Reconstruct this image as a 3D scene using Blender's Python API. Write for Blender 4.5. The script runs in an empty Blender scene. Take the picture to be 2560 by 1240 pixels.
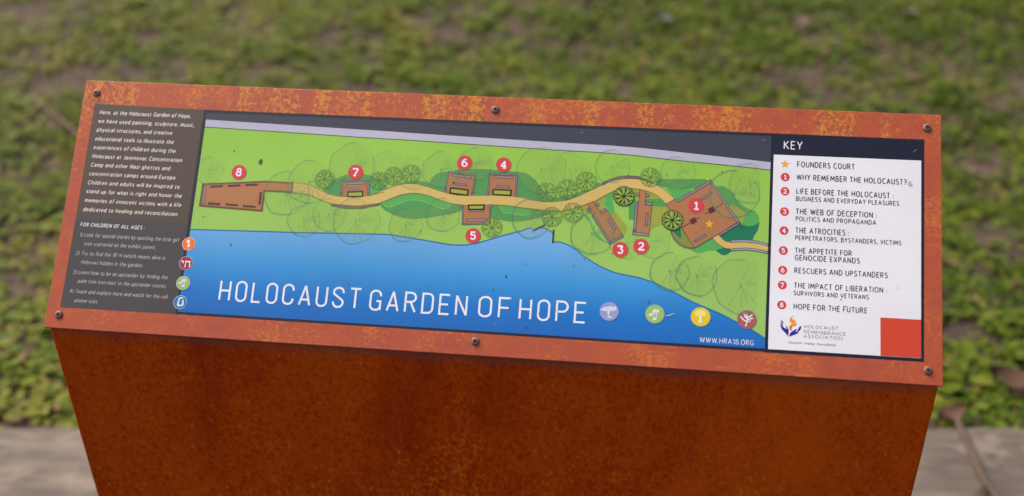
import bpy, bmesh, math, random
import numpy as np
from mathutils import Vector, Matrix, noise
from mathutils.geometry import tessellate_polygon

S = bpy.context.scene
C = S.collection
R_ = math.radians

# ------------------------------------------------------------------ camera
ax = [[0.992545, 0.121207, -0.012741], [-0.054689, 0.536371, 0.842209], [0.108916, -0.835233, 0.539001]]
cam_d = bpy.data.cameras.new("camera"); cam = bpy.data.objects.new("camera", cam_d); C.objects.link(cam)
m = Matrix.Identity(4)
for i in range(3):
    for j in range(3): m[j][i] = ax[i][j]
m.translation = Vector([0.15496, -0.98225, 1.55507])
cam.matrix_world = m
cam_d.sensor_width = 36; cam_d.lens = 40.164
cam_d.clip_start = 0.02; cam_d.clip_end = 400
cam_d.dof.use_dof = True; cam_d.dof.focus_distance = 1.1634 ; cam_d.dof.aperture_fstop = 2.7
S.camera = cam

# ------------------------------------------------------------------ sky, sun, exposure
SUN_EL, SUN_AZ = R_(52), R_(-60)       # azimuth: clockwise from +Y
w = bpy.data.worlds.new("World"); S.world = w; w.use_nodes = True
nt = w.node_tree; nt.nodes.clear()
sky = nt.nodes.new("ShaderNodeTexSky"); sky.sky_type = 'NISHITA'; sky.sun_disc = False
sky.sun_elevation = SUN_EL; sky.sun_rotation = SUN_AZ; sky.dust_density = 6; sky.ozone_density = .3; sky.air_density = 1.0
bg = nt.nodes.new("ShaderNodeBackground"); bg.inputs[1].default_value = 0.12
wo = nt.nodes.new("ShaderNodeOutputWorld")
nt.links.new(sky.outputs[0], bg.inputs[0]); nt.links.new(bg.outputs[0], wo.inputs[0])
sd = bpy.data.lights.new("sun", 'SUN'); so = bpy.data.objects.new("sun", sd); C.objects.link(so)
sd.energy = 2.0; sd.angle = R_(25); sd.color = (1, .92, .82)
dirv = Vector((math.sin(SUN_AZ)*math.cos(SUN_EL), math.cos(SUN_AZ)*math.cos(SUN_EL), math.sin(SUN_EL)))
so.rotation_euler = dirv.to_track_quat('Z', 'Y').to_euler()
S.view_settings.view_transform = 'Standard'; S.view_settings.look = 'None'
S.view_settings.exposure = 0.75; S.view_settings.gamma = 1.0
S.cycles.transparent_max_bounces = 24

# ------------------------------------------------------------------ helpers
def lin(c):
    return tuple(((v/255)/12.92 if v/255 <= .04045 else ((v/255+.055)/1.055)**2.4) for v in c)
def new_mat(name):
    mt = bpy.data.materials.new(name); mt.use_nodes = True
    n = mt.node_tree; return mt, n, n.nodes["Principled BSDF"]
def N(n, t, **k):
    o = n.nodes.new(t)
    for a, b in k.items(): setattr(o, a, b)
    return o
def noise_tex(n, vec, scale, detail=4, rough=.55, dist=0):
    t = N(n, "ShaderNodeTexNoise"); t.inputs['Scale'].default_value = scale; t.inputs['Detail'].default_value = detail
    t.inputs['Roughness'].default_value = rough; t.inputs['Distortion'].default_value = dist
    n.links.new(vec, t.inputs['Vector']); return t.outputs['Fac']
def mapping(n, vec, scale=(1,1,1), loc=(0,0,0)):
    t = N(n, "ShaderNodeMapping"); t.inputs['Scale'].default_value = scale; t.inputs['Location'].default_value = loc
    n.links.new(vec, t.inputs['Vector']); return t.outputs['Vector']
def remap(n, v, a, b, c=0., d=1., smooth=True):
    t = N(n, "ShaderNodeMapRange", interpolation_type='SMOOTHSTEP' if smooth else 'LINEAR')
    for i, x in zip((1,2,3,4), (a,b,c,d)): t.inputs[i].default_value = x
    n.links.new(v, t.inputs[0]); return t.outputs[0]
def mathn(n, op, a, b):
    t = N(n, "ShaderNodeMath", operation=op)
    for i, x in enumerate((a, b)):
        if isinstance(x, (int, float)): t.inputs[i].default_value = x
        else: n.links.new(x, t.inputs[i])
    return t.outputs[0]
def mixc(n, fac, a, b, blend='MIX'):
    t = N(n, "ShaderNodeMix", data_type='RGBA', blend_type=blend)
    for i, x in ((0, fac), (6, a), (7, b)):
        if isinstance(x, (int, float)): t.inputs[i].default_value = x
        elif isinstance(x, tuple): t.inputs[i].default_value = (*x, 1) if len(x) == 3 else x
        else: n.links.new(x, t.inputs[i])
    return t.outputs[2]
def ramp(n, v, stops):
    t = N(n, "ShaderNodeValToRGB"); e = t.color_ramp.elements
    while len(e) < len(stops): e.new(.5)
    for i, (p_, c_) in enumerate(stops): e[i].position = p_; e[i].color = (*c_, 1)
    n.links.new(v, t.inputs[0]); return t.outputs[0]
def bump(n, b, h, strength, dist):
    t = N(n, "ShaderNodeBump"); t.inputs['Strength'].default_value = strength; t.inputs['Distance'].default_value = dist
    n.links.new(h, t.inputs['Height']); n.links.new(t.outputs[0], b.inputs['Normal'])
def objc(n): return N(n, "ShaderNodeTexCoord").outputs['Object']
def tag(o, label=None, cat=None, group=None, kind=None):
    for k, v in (('label', label), ('category', cat), ('group', group), ('kind', kind)):
        if v: o[k] = v
    return o
def link(name, me, mats=(), parent=None):
    o = bpy.data.objects.new(name, me); C.objects.link(o)
    for mt in mats: me.materials.append(mt)
    if parent: o.parent = parent
    return o

# ------------------------------------------------------------------ inks of the printed face
INK_GAIN, VEIL = .87, .018
def base_of(c): return tuple(max(.004, (v-VEIL)*INK_GAIN) for v in lin(c))
INKC = dict(grey_ground=(80,76,77), cream=(228,219,214), pale_grey=(186,178,174), frame_dark=(47,48,58), road_slate=(67,71,82),
 kerb_grey=(188,186,203), kerb_blue=(160,168,190), outline_dark=(70,66,72), outline_black=(45,40,35), outline_brown=(105,72,50), outline_olive=(125,115,60),
 shore_blue=(45,120,170), bed_dark=(88,156,86), bed_mid=(93,174,91), teal=(38,124,90), olive=(158,166,72), olive_dark=(135,145,66),
 lime_line=(135,200,95), path_tan=(214,185,108), wall_brown=(124,104,98), brick=(178,122,82), bar_dark=(78,66,66), wall_mauve=(152,136,143),
 hedge=(168,176,60), slate_line=(70,75,82), maroon=(118,36,56), red=(214,72,76), white=(238,238,244), gold=(240,175,50),
 orange=(243,122,50), crimson=(160,62,74), leaf_green=(160,194,112), badge_blue=(48,128,182), lavender=(152,162,206), yellow=(232,204,32),
 pale_yellow=(246,232,130), dusty_red=(172,98,98), key_navy=(40,43,57), key_white=(238,236,239), key_ink=(52,52,66), logo_blue=(50,48,150),
 flame_top=(236,158,45), flame_low=(226,108,52), logo_grey=(120,118,130), square_red=(214,78,56), dirt=(86,78,60), dirt_pale=(200,190,178), scuff=(150,150,156), pale_lavender=(212,216,236))
MAT = {}
def grain(n, b, col):
    oc = objc(n)
    g = noise_tex(n, oc, 420, 3)
    k = remap(n, g, .3, .7, .975, 1.025, False)
    o = mixc(n, 1.0, col, k, 'MULTIPLY')
    g2 = noise_tex(n, oc, 9, 3); k2 = remap(n, g2, .3, .7, .95, 1.035)
    o = mixc(n, 1.0, o, k2, 'MULTIPLY')
    n.links.new(o, b.inputs['Base Color'])
    b.inputs['Roughness'].default_value = .5; b.inputs['Specular IOR Level'].default_value = .38
    bump(n, b, g, .12, .0006)
def ink(k):
    if k in MAT: return MAT[k]
    mt, n, b = new_mat("ink_" + k); MAT[k] = mt
    if k == 'lake_blue':
        t = N(n, "ShaderNodeSeparateXYZ"); n.links.new(objc(n), t.inputs[0])
        v = remap(n, t.outputs[1], -.115, .0, 0, 1, False)
        col = ramp(n, v, [(0, base_of((22,106,184))), (.25, base_of((38,122,200))), (.52, base_of((68,154,216))), (.8, base_of((110,172,224))), (1, base_of((135,182,232)))])
    elif k == 'lawn_green':
        t = N(n, "ShaderNodeSeparateXYZ"); n.links.new(objc(n), t.inputs[0])
        v = remap(n, t.outputs[1], -.1, .1, 0, 1, False)
        col = ramp(n, v, [(0, base_of((160,199,108))), (.5, base_of((156,200,92))), (1, base_of((150,202,74)))])
    elif k == 'intro_ground':
        oc = objc(n)
        a = noise_tex(n, oc, 260, 5, .65); s = noise_tex(n, mapping(n, oc, (30, 14, 1)), 1, 3)
        mk = remap(n, mathn(n, 'ADD', a, mathn(n, 'MULTIPLY', s, .6)), .7, .95)
        col = mixc(n, mk, base_of((92,78,74)), base_of((88,80,64)))
    elif k in ('canopy_fill', 'bush_fill', 'sketch'):
        c_, al = {'canopy_fill': ((186,205,120), .09), 'bush_fill': ((185,210,105), .18), 'sketch': ((100,160,128), .44)}[k]
        col = mixc(n, 0., base_of(c_), base_of(c_)); b.inputs['Alpha'].default_value = al
    else:
        extra = {'bush_line': (82,124,68), 'bush_line_dark': (34,48,26), 'bush_fill_dark': (150,176,74)}
        c_ = INKC.get(k) or extra[k]
        col = mixc(n, 0., base_of(c_), base_of(c_))
    grain(n, b, col)
    return mt

# ------------------------------------------------------------------ stroke lettering (cap height 1)
def arc(cx, cy, rx, ry, a0, a1, n=9):
    return [(cx+rx*math.cos(R_(a0+(a1-a0)*i/n)), cy+ry*math.sin(R_(a0+(a1-a0)*i/n))) for i in range(n+1)]
def ring(cx, cy, rx, ry): return arc(cx, cy, rx, ry, 90, 450, 18)
X = .69
G = {
'A': (.5, [[(0,0),(.25,1),(.5,0)],[(.09,.32),(.41,.32)]]),
'B': (.4, [[(0,.53),(0,1),(.18,1)]+arc(.18,.765,.18,.235,80,-90)+[(0,.53)], [(.2,.53)]+arc(.2,.265,.2,.265,80,-90)+[(0,0),(0,.53)]]),
'C': (.42, [arc(.27,.5,.27,.5,52,308,16)]), 'D': (.44, [[(0,0),(0,1),(.16,1)]+arc(.16,.5,.28,.5,80,-90,12)+[(0,0)]]),
'E': (.34, [[(.34,1),(0,1),(0,0),(.34,0)],[(0,.52),(.3,.52)]]), 'F': (.33, [[(.33,1),(0,1),(0,0)],[(0,.5),(.29,.5)]]),
'G': (.46, [arc(.27,.5,.27,.5,52,300,16)+[(.45,.14),(.45,.46),(.27,.46)]]), 'H': (.44, [[(0,0),(0,1)],[(.44,0),(.44,1)],[(0,.52),(.44,.52)]]),
'I': (0, [[(0,0),(0,1)]]), 'J': (.24, [[(.24,1),(.24,.22)]+arc(.1,.2,.14,.2,0,-110,6)]),
'K': (.42, [[(0,0),(0,1)],[(.4,1),(.02,.48)],[(.1,.56),(.42,0)]]), 'L': (.32, [[(0,1),(0,0),(.32,0)]]),
'M': (.58, [[(0,0),(.05,1),(.29,.25),(.53,1),(.58,0)]]), 'N': (.45, [[(0,0),(0,1),(.45,0),(.45,1)]]),
'O': (.52, [ring(.26,.5,.26,.5)]), 'P': (.38, [[(0,0),(0,1),(.18,1)]+arc(.18,.73,.2,.27,80,-90)+[(0,.46)]]),
'Q': (.52, [ring(.26,.5,.26,.5),[(.3,.2),(.5,-.06)]]), 'R': (.4, [[(0,0),(0,1),(.17,1)]+arc(.17,.74,.2,.26,80,-90)+[(0,.48)],[(.18,.48),(.4,0)]]),
'S': (.36, [arc(.19,.76,.17,.24,40,250,10)+arc(.17,.25,.19,.26,75,-140,11)]), 'T': (.4, [[(0,1),(.4,1)],[(.2,1),(.2,0)]]),
'U': (.43, [[(0,1),(0,.26)]+arc(.215,.24,.215,.24,180,360,10)+[(.43,1)]]), 'V': (.46, [[(0,1),(.23,0),(.46,1)]]),
'W': (.7, [[(0,1),(.17,0),(.35,.92),(.53,0),(.7,1)]]), 'X': (.44, [[(0,0),(.44,1)],[(0,1),(.44,0)]]),
'Y': (.43, [[(0,1),(.215,.45),(.43,1)],[(.215,.45),(.215,0)]]), 'Z': (.4, [[(0,1),(.4,1),(0,0),(.4,0)]]),
'a': (.31, [arc(.16,X-.18,.15,.18,155,0,8)+[(.31,0)], [(.31,.4),(.16,.4)]+arc(.15,.2,.15,.2,90,270,8)+[(.31,.12)]]),
'b': (.33, [[(0,1.03),(0,0)], ring(.165,X/2,.165,X/2)]), 'c': (.26, [arc(.17,X/2,.17,X/2,55,305,10)]),
'd': (.33, [[(.33,1.03),(.33,0)], ring(.165,X/2,.165,X/2)]), 'e': (.33, [[(.01,X/2),(.33,X/2)]+arc(.165,X/2,.165,X/2,8,305,12)]),
'f': (.2, [arc(.22,.86,.13,.17,70,180,5)+[(.09,0)],[(0,X),(.22,X)]]), 'g': (.33, [ring(.165,X/2,.165,X/2),[(.33,X),(.33,-.1)]+arc(.165,-.1,.165,.16,0,-150,7)]),
'h': (.32, [[(0,0),(0,1.03)],arc(.16,X-.2,.16,.2,165,0,8)+[(.32,0)]]), 'i': (0, [[(0,0),(0,X)],[(0,.92),(0,1.03)]]),
'j': (.05, [[(.05,X),(.05,-.15),(-.05,-.25)],[(.05,.92),(.05,1.03)]]), 'k': (.3, [[(0,0),(0,1.03)],[(.27,X),(.02,.33)],[(.08,.4),(.3,0)]]),
'l': (0, [[(0,0),(0,1.03)]]), 'm': (.54, [[(0,0),(0,X)],arc(.135,X-.18,.135,.18,165,0,7)+[(.27,0)],arc(.405,X-.18,.135,.18,165,0,7)+[(.54,0)]]),
'n': (.32, [[(0,0),(0,X)],arc(.16,X-.2,.16,.2,165,0,8)+[(.32,0)]]), 'o': (.35, [ring(.175,X/2,.175,X/2)]),
'p': (.33, [[(0,X),(0,-.25)], ring(.165,X/2,.165,X/2)]), 'q': (.33, [[(.33,X),(.33,-.25)], ring(.165,X/2,.165,X/2)]),
'r': (.18, [[(0,0),(0,X)],arc(.17,X-.22,.17,.22,170,75,5)]), 's': (.24, [arc(.125,X*.755,.115,X*.245,35,250,8)+arc(.12,X*.25,.125,X*.25,75,-140,9)]),
't': (.2, [[(.08,.88),(.08,.15)]+arc(.19,.13,.11,.13,180,280,5),[(0,X),(.2,X)]]), 'u': (.32, [[(0,X),(0,.2)]+arc(.16,.18,.16,.18,180,350,8),[(.32,X),(.32,0)]]),
'v': (.32, [[(0,X),(.16,0),(.32,X)]]), 'w': (.5, [[(0,X),(.125,0),(.25,X*.95),(.375,0),(.5,X)]]), 'x': (.3, [[(0,0),(.3,X)],[(0,X),(.3,0)]]),
'y': (.32, [[(0,X),(.17,.02)],[(.32,X),(.12,-.22),(.02,-.25)]]), 'z': (.27, [[(0,X),(.27,X),(0,0),(.27,0)]]),
'0': (.4, [ring(.2,.5,.2,.5)]), '1': (.16, [[(0,.84),(.16,1),(.16,0)]]), '2': (.37, [arc(.18,.74,.17,.26,165,-35,9)+[(0,0),(.37,0)]]),
'3': (.36, [arc(.16,.76,.17,.24,150,-80,9),arc(.16,.27,.2,.27,85,-150,9)]), '4': (.42, [[(.31,0),(.31,1),(0,.26),(.42,.26)]]),
'8': (.38, [ring(.19,.76,.165,.24), ring(.19,.26,.19,.26)]),
'.': (0, [[(0,-.04),(0,.09)]]), ',': (.03, [[(.03,.1),(-.02,-.14)]]), ':': (0, [[(0,0),(0,.12)],[(0,.5),(0,.62)]]),
'?': (.32, [arc(.15,.76,.15,.24,160,-30,8)+[(.15,.42),(.15,.28)],[(.15,-.02),(.15,.1)]]), '(': (.12, [arc(.3,.42,.3,.65,130,230,8)]),
')': (.12, [arc(-.18,.42,.3,.65,50,-50,8)]), '\u2022': (.06, [[(0,.36),(.12,.36)]]), ' ': (.1, []),
'\u05d9': (.12, [[(0,.7),(.12,.7),(.1,.4)]]), '\u05d7': (.34, [[(0,0),(.02,.68)],[(-.03,.7),(.34,.7),(.34,0)]]),
}
def rr(w_, h0, h1, r, parts):      # rounded-rectangle outline pieces: corner arcs in order
    return [p_ for s_ in parts for p_ in s_]
TW = .5; r_ = .24
GT = {
'H': (TW, [[(0,0),(0,1)],[(TW,0),(TW,1)],[(0,.5),(TW,.5)]]), 'L': (.4, [[(0,1),(0,0),(.42,0)]]),
'O': (TW, [arc(r_,1-r_,r_,r_,90,180)+arc(r_,r_,r_,r_,180,270)+arc(TW-r_,r_,r_,r_,270,360)+arc(TW-r_,1-r_,r_,r_,0,90)+[(r_,1)]]),
'C': (TW, [[(TW,.7)]+arc(TW-r_,1-r_,r_,r_,0,90)+arc(r_,1-r_,r_,r_,90,180)+arc(r_,r_,r_,r_,180,270)+arc(TW-r_,r_,r_,r_,270,360)+[(TW,.3)]]),
'A': (.54, [[(0,0),(.27,1),(.54,0)],[(.08,.28),(.46,.28)]]), 'U': (TW, [[(0,1)]+arc(r_,r_,r_,r_,180,270)+arc(TW-r_,r_,r_,r_,270,360)+[(TW,1)]]),
'S': (TW, [[(TW,.73)]+arc(TW-r_,1-r_,r_,r_,0,90,6)+arc(r_,1-r_,r_,r_,90,200,8)+[(.12,.6),(.38,.42)]+arc(TW-r_,r_,r_,r_,20,-90,8)+arc(r_,r_,r_,r_,270,180,6)+[(0,.27)]]),
'T': (.54, [[(0,1),(.54,1)],[(.27,1),(.27,0)]]),
'G': (TW, [[(TW,.72)]+arc(TW-r_,1-r_,r_,r_,0,90)+arc(r_,1-r_,r_,r_,90,180)+arc(r_,r_,r_,r_,180,270)+arc(.3,r_,.2,r_,270,355)+[(.5,.46),(.3,.46)],[(.5,.2),(.5,0)]]),
'R': (TW, [[(0,0),(0,1),(TW-r_,1)]+arc(TW-r_,1-r_,r_,r_,90,-90,10)+[(0,1-2*r_)],[(.25,1-2*r_),(.5,0)]]),
'D': (TW, [[(0,0),(0,1),(TW-r_,1)]+arc(TW-r_,1-r_,r_,r_,90,0)+arc(TW-r_,r_,r_,r_,0,-90)+[(0,0)]]),
'E': (.46, [[(.47,1),(0,1),(0,0),(.47,0)],[(0,.5),(.4,.5)]]), 'F': (.42, [[(.47,1),(0,1),(0,0)],[(0,.5),(.4,.5)]]),
'N': (TW, [[(0,0),(0,1),(TW,0),(TW,1)]]), 'P': (TW, [[(0,0),(0,1),(TW-r_,1)]+arc(TW-r_,1-.26,r_,.26,90,-90,10)+[(0,.48)]]),
}
DIG = {   # slab numerals, centred
'1': [[(-.16,.72),(.05,.9),(.05,0)],[(-.2,0),(.3,0)]], '2': [arc(0,.64,.24,.26,170,-40,9)+[(-.26,0),(.28,0),(.28,.14)]],
'3': [[(-.22,.76),(-.22,.9),(.24,.9),(0,.54)]+arc(0,.27,.26,.27,85,-155,9)], '4': [[(.12,0),(.12,.9),(-.28,.25),(.32,.25)],[(-.04,0),(.28,0)]],
'5': [[(.24,.9),(-.2,.9),(-.22,.5)]+arc(0,.28,.26,.28,115,-155,10)], '6': [[(.18,.88)]+arc(.14,.4,.4,.5,100,180,6), ring(0,.27,.26,.27)],
'7': [[(-.26,.74),(-.26,.9),(.27,.9),(-.08,0)],[(-.2,0),(.08,0)]], '8': [ring(0,.68,.2,.22), ring(0,.24,.25,.25)],
}

# ------------------------------------------------------------------ flat print builder
LAY = .00005
class Flat:
    def __init__(s): s.v = []; s.f = []; s.mi = []; s.mats = []; s.k = 0
    def mid(s, mt):
        if mt not in s.mats: s.mats.append(mt)
        return s.mats.index(mt)
    def poly(s, pts, mt, z):
        pts = clean(pts); b = len(s.v); i = s.mid(mt)
        s.v += [(x/1000, y/1000, z) for x, y in pts]
        for t in tessellate_polygon([[Vector((x, y, 0)) for x, y in pts]]):
            a = [Vector(pts[j]) for j in t]
            cr = (a[1]-a[0]).cross(a[2]-a[0]) if len(a[0]) == 2 else 0
            s.f.append([b+j for j in (t if cr > 0 else t[::-1])]); s.mi.append(i)
    def stroke(s, pts, wd, mt, z, closed=False, taper=None):
        pts = [Vector(p_) for p_ in clean(pts, closed)]
        if not closed:                      # sharp corners (N, A, W, Z): separate limbs of even weight
            for k in range(1, len(pts)-1):
                if (pts[k]-pts[k-1]).normalized().dot((pts[k+1]-pts[k]).normalized()) < -.25:
                    s.stroke(pts[:k+1], wd, mt, z); s.stroke(pts[k:], wd, mt, z+.000004); return
        n = len(pts)
        if n < 2: return
        L_, Rr = [], []
        for k in range(n):
            a = pts[k-1] if (k or closed) else None; c_ = pts[(k+1) % n] if (k < n-1 or closed) else None
            p_ = pts[k]
            d0 = (p_-a).normalized() if a is not None else None; d1 = (c_-p_).normalized() if c_ is not None else None
            if d0 is None: d0 = d1
            if d1 is None: d1 = d0
            n0 = Vector((-d0.y, d0.x)); n1 = Vector((-d1.y, d1.x)); mm = n0+n1
            if mm.length < 1e-4: mm = n0
            mm.normalize(); q_ = max(.42, mm.dot(n0))
            h = wd/2/q_*(taper[k] if taper else 1)
            L_.append(p_+mm*h); Rr.append(p_-mm*h)
        b = len(s.v); i = s.mid(mt)
        s.v += [(x/1000, y/1000, z) for x, y in L_+Rr]
        for k in range(n if closed else n-1):
            j = (k+1) % n
            s.f.append([b+k, b+n+k, b+n+j, b+j]); s.mi.append(i)
    def build(s, name, parent):
        me = bpy.data.meshes.new(name); me.from_pydata(s.v, [], s.f)
        for mt in s.mats: me.materials.append(mt)
        me.polygons.foreach_set('material_index', s.mi); me.update()
        return link(name, me, (), parent)
def clean(pts, closed=True):
    o = []
    for p_ in pts:
        if not o or abs(p_[0]-o[-1][0])+abs(p_[1]-o[-1][1]) > 1e-5: o.append(tuple(p_))
    if closed and len(o) > 2 and abs(o[0][0]-o[-1][0])+abs(o[0][1]-o[-1][1]) < 1e-5: o.pop()
    return o
def smooth(pts, closed=False, n=5):
    m_ = len(pts); o = []
    for k in range(m_ if closed else m_-1):
        g = lambda i: Vector(pts[i % m_] if closed else pts[max(0, min(m_-1, i))])
        a, b, c_, d = g(k-1), g(k), g(k+1), g(k+2)
        for i in range(n):
            t = i/n
            v = .5*((2*b)+(c_-a)*t+(2*a-5*b+4*c_-d)*t*t+(3*b-a-3*c_+d)*t**3); o.append((v.x, v.y))
    if not closed: o.append(tuple(pts[-1]))
    return o
def set_text(F, mt, z, style, s, u0, u1, v, cap, wt, shear):
    T = GT if style == 'title' else G
    sp = .26 if style == 'title' else (.115 if s.upper() == s and len(s) > 2 else .085)
    x = 0; pen = []
    for ch in s:
        wd, st = T.get(ch) or G[ch]
        if ch == ' ': x += .22+wt*.7; continue
        pen.append((x+wt/2, st)); x += wd+wt+sp
    x -= sp
    sx = (u1-u0-(shear*cap*.4 if shear else 0))/x
    hk = 1-wt
    for px_, st in pen:
        for j, line in enumerate(st):
            pts = []
            for a, b in line:
                yy = (wt/2+b*hk)*cap
                pts.append((u0+(px_+a)*sx+yy*shear, v+yy))
            closed = len(pts) > 3 and abs(pts[0][0]-pts[-1][0])+abs(pts[0][1]-pts[-1][1]) < 1e-4
            F.stroke(pts, wt*cap*(.92 if style != 'title' else 1), mt, z+j*.000012, closed)
def draw(F, sh):
    k = sh[0]
    if k == 'poly': F.poly(smooth(sh[3], True) if sh[4] else sh[3], ink(sh[1]), sh[2]*LAY)
    elif k == 'line': F.stroke(smooth(sh[4], bool(sh[6])) if sh[5] else sh[4], sh[3], ink(sh[1]), sh[2]*LAY, bool(sh[6]))
    elif k == 'disc':
        (x, y), r = sh[3:5]; F.poly([(x+r*math.cos(t*math.tau/48), y+r*math.sin(t*math.tau/48)) for t in range(48)], ink(sh[1]), sh[2]*LAY)
    elif k == 'star':
        (x, y), r = sh[3:5]; F.poly([(x+r*(1 if i % 2 == 0 else .42)*math.sin(i*math.pi/5), y+r*(1 if i % 2 == 0 else .42)*math.cos(i*math.pi/5)) for i in range(10)], ink(sh[1]), sh[2]*LAY)
    elif k == 'digit':
        (x, y), r = sh[4:6]; h = r*1.04
        for j, ln in enumerate(DIG[sh[3]]):
            pts = [(x+a*h*1.12, y+(b-.45)*h) for a, b in ln]
            closed = len(pts) > 3 and abs(pts[0][0]-pts[-1][0])+abs(pts[0][1]-pts[-1][1]) < 1e-3
            F.stroke(pts, h*.2, ink(sh[1]), sh[2]*LAY+j*.000012, closed)
    elif k == 'text': set_text(F, ink(sh[1]), sh[2]*LAY, *sh[3:])
    elif k == 'canopy': canopy(F, *sh[1:])
    elif k == 'bush': bush(F, *sh[1:])
MAPBOX = None
CAN = [0]
def clip_u(pts, lo, hi):      # keep symbols inside the printed map (half-plane clip on sloped sides)
    for (a, b) in ((lo, 1), (hi, -1)):
        o = []
        for i in range(len(pts)):
            p_, q_ = pts[i-1], pts[i]
            fp, fq = b*(p_[0]-a), b*(q_[0]-a)
            if (fp >= 0) != (fq >= 0):
                t = fp/(fp-fq); o.append((p_[0]+t*(q_[0]-p_[0]), p_[1]+t*(q_[1]-p_[1])))
            if fq >= 0: o.append(q_)
        pts = o
    return pts
ULO, UHI = -999, 999
def canopy(F, cc, r, s):
    CAN[0] += 1; rnd = random.Random(CAN[0]*7+1); x, y = cc
    z = (7.05+CAN[0]*.05)*LAY
    wob = [1+.03*math.sin(3*a+CAN[0])+.02*math.sin(7*a+2*CAN[0]) for a in (i*math.tau/56 for i in range(56))]
    P = lambda i, k=1: (x+r*k*wob[i % 56]*math.cos(i*math.tau/56), y+r*k*wob[i % 56]*math.sin(i*math.tau/56))
    full = [P(i) for i in range(56)]
    cl = clip_u(full, ULO, UHI)
    if len(cl) > 2: F.poly(cl, ink('canopy_fill'), z)
    def ln(pts, wd, dz):
        pts = [p_ for p_ in pts if ULO < p_[0] < UHI]
        if len(pts) > 1: F.stroke(pts, wd, ink('sketch'), z+dz)
    ln([P(i) for i in range(13, 30)], .9*s, .00002)
    ln([P(i) for i in range(29, 46)], 1.15*s, .000022)
    ln([P(i) for i in range(45, 62)], .6*s, .000024)
    for a in (8, 18, 33, -4, -70, -88, -50, 70, -120):
        L_ = r*rnd.uniform(.55, .95); st = r*rnd.uniform(.02, .3)
        ln([(x+st*math.cos(R_(a)), y+st*math.sin(R_(a))), (x+L_*.6*math.cos(R_(a+3)), y+L_*.6*math.sin(R_(a+3))), (x+L_*math.cos(R_(a)), y+L_*math.sin(R_(a)))], .38*min(1.2, s+.2), .00003+rnd.random()*1e-6)
    ln([(x-r*.06, y+r*.1), (x+r*.03, y-r*.1)], .6*s, .000033); ln([(x-r*.05, y-r*.08), (x+r*.06, y+r*.05)], .6*s, .000036)
def bush(F, cc, r, dark):
    rnd = random.Random(int(cc[0]*10)); x, y = cc; z = 8.2*LAY if not dark else 8.4*LAY
    lk = ink('bush_line_dark' if dark else 'bush_line'); wl = .75 if dark else .42
    n = 17; pts = []
    for i in range(n*4):
        a = i*math.tau/(n*4); k = .93+.07*abs(math.sin(a*n/2))
        pts.append((x+r*k*math.cos(a), y+r*k*.98*math.sin(a)))
    F.poly(pts, ink('bush_fill_dark' if dark else 'bush_fill'), z)
    F.stroke(pts, wl, lk, z+.00002, True)
    for i in range(9):
        a = i*math.tau/9+rnd.uniform(-.12, .12); c1, s1 = math.cos(a), math.sin(a); bend = rnd.uniform(-.25, .25)
        p1 = (x+r*.45*math.cos(a+bend*.3), y+r*.45*math.sin(a+bend*.3))
        F.stroke([(x, y), p1, (x+r*.92*math.cos(a+bend*.2), y+r*.92*math.sin(a+bend*.2))], wl*1.1, lk, z+.000024+i*1e-6)
        for sg in (-1, 1):
            k0 = rnd.uniform(.35, .5); b = a+sg*rnd.uniform(.24, .34)
            F.stroke([(x+r*k0*c1, y+r*k0*s1), (x+r*.7*math.cos(a+sg*.14), y+r*.7*math.sin(a+sg*.14)), (x+r*.93*math.cos(b), y+r*.93*math.sin(b))], wl*.85, lk, z+.00004+i*2e-6+(sg+1)*4e-7)

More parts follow.
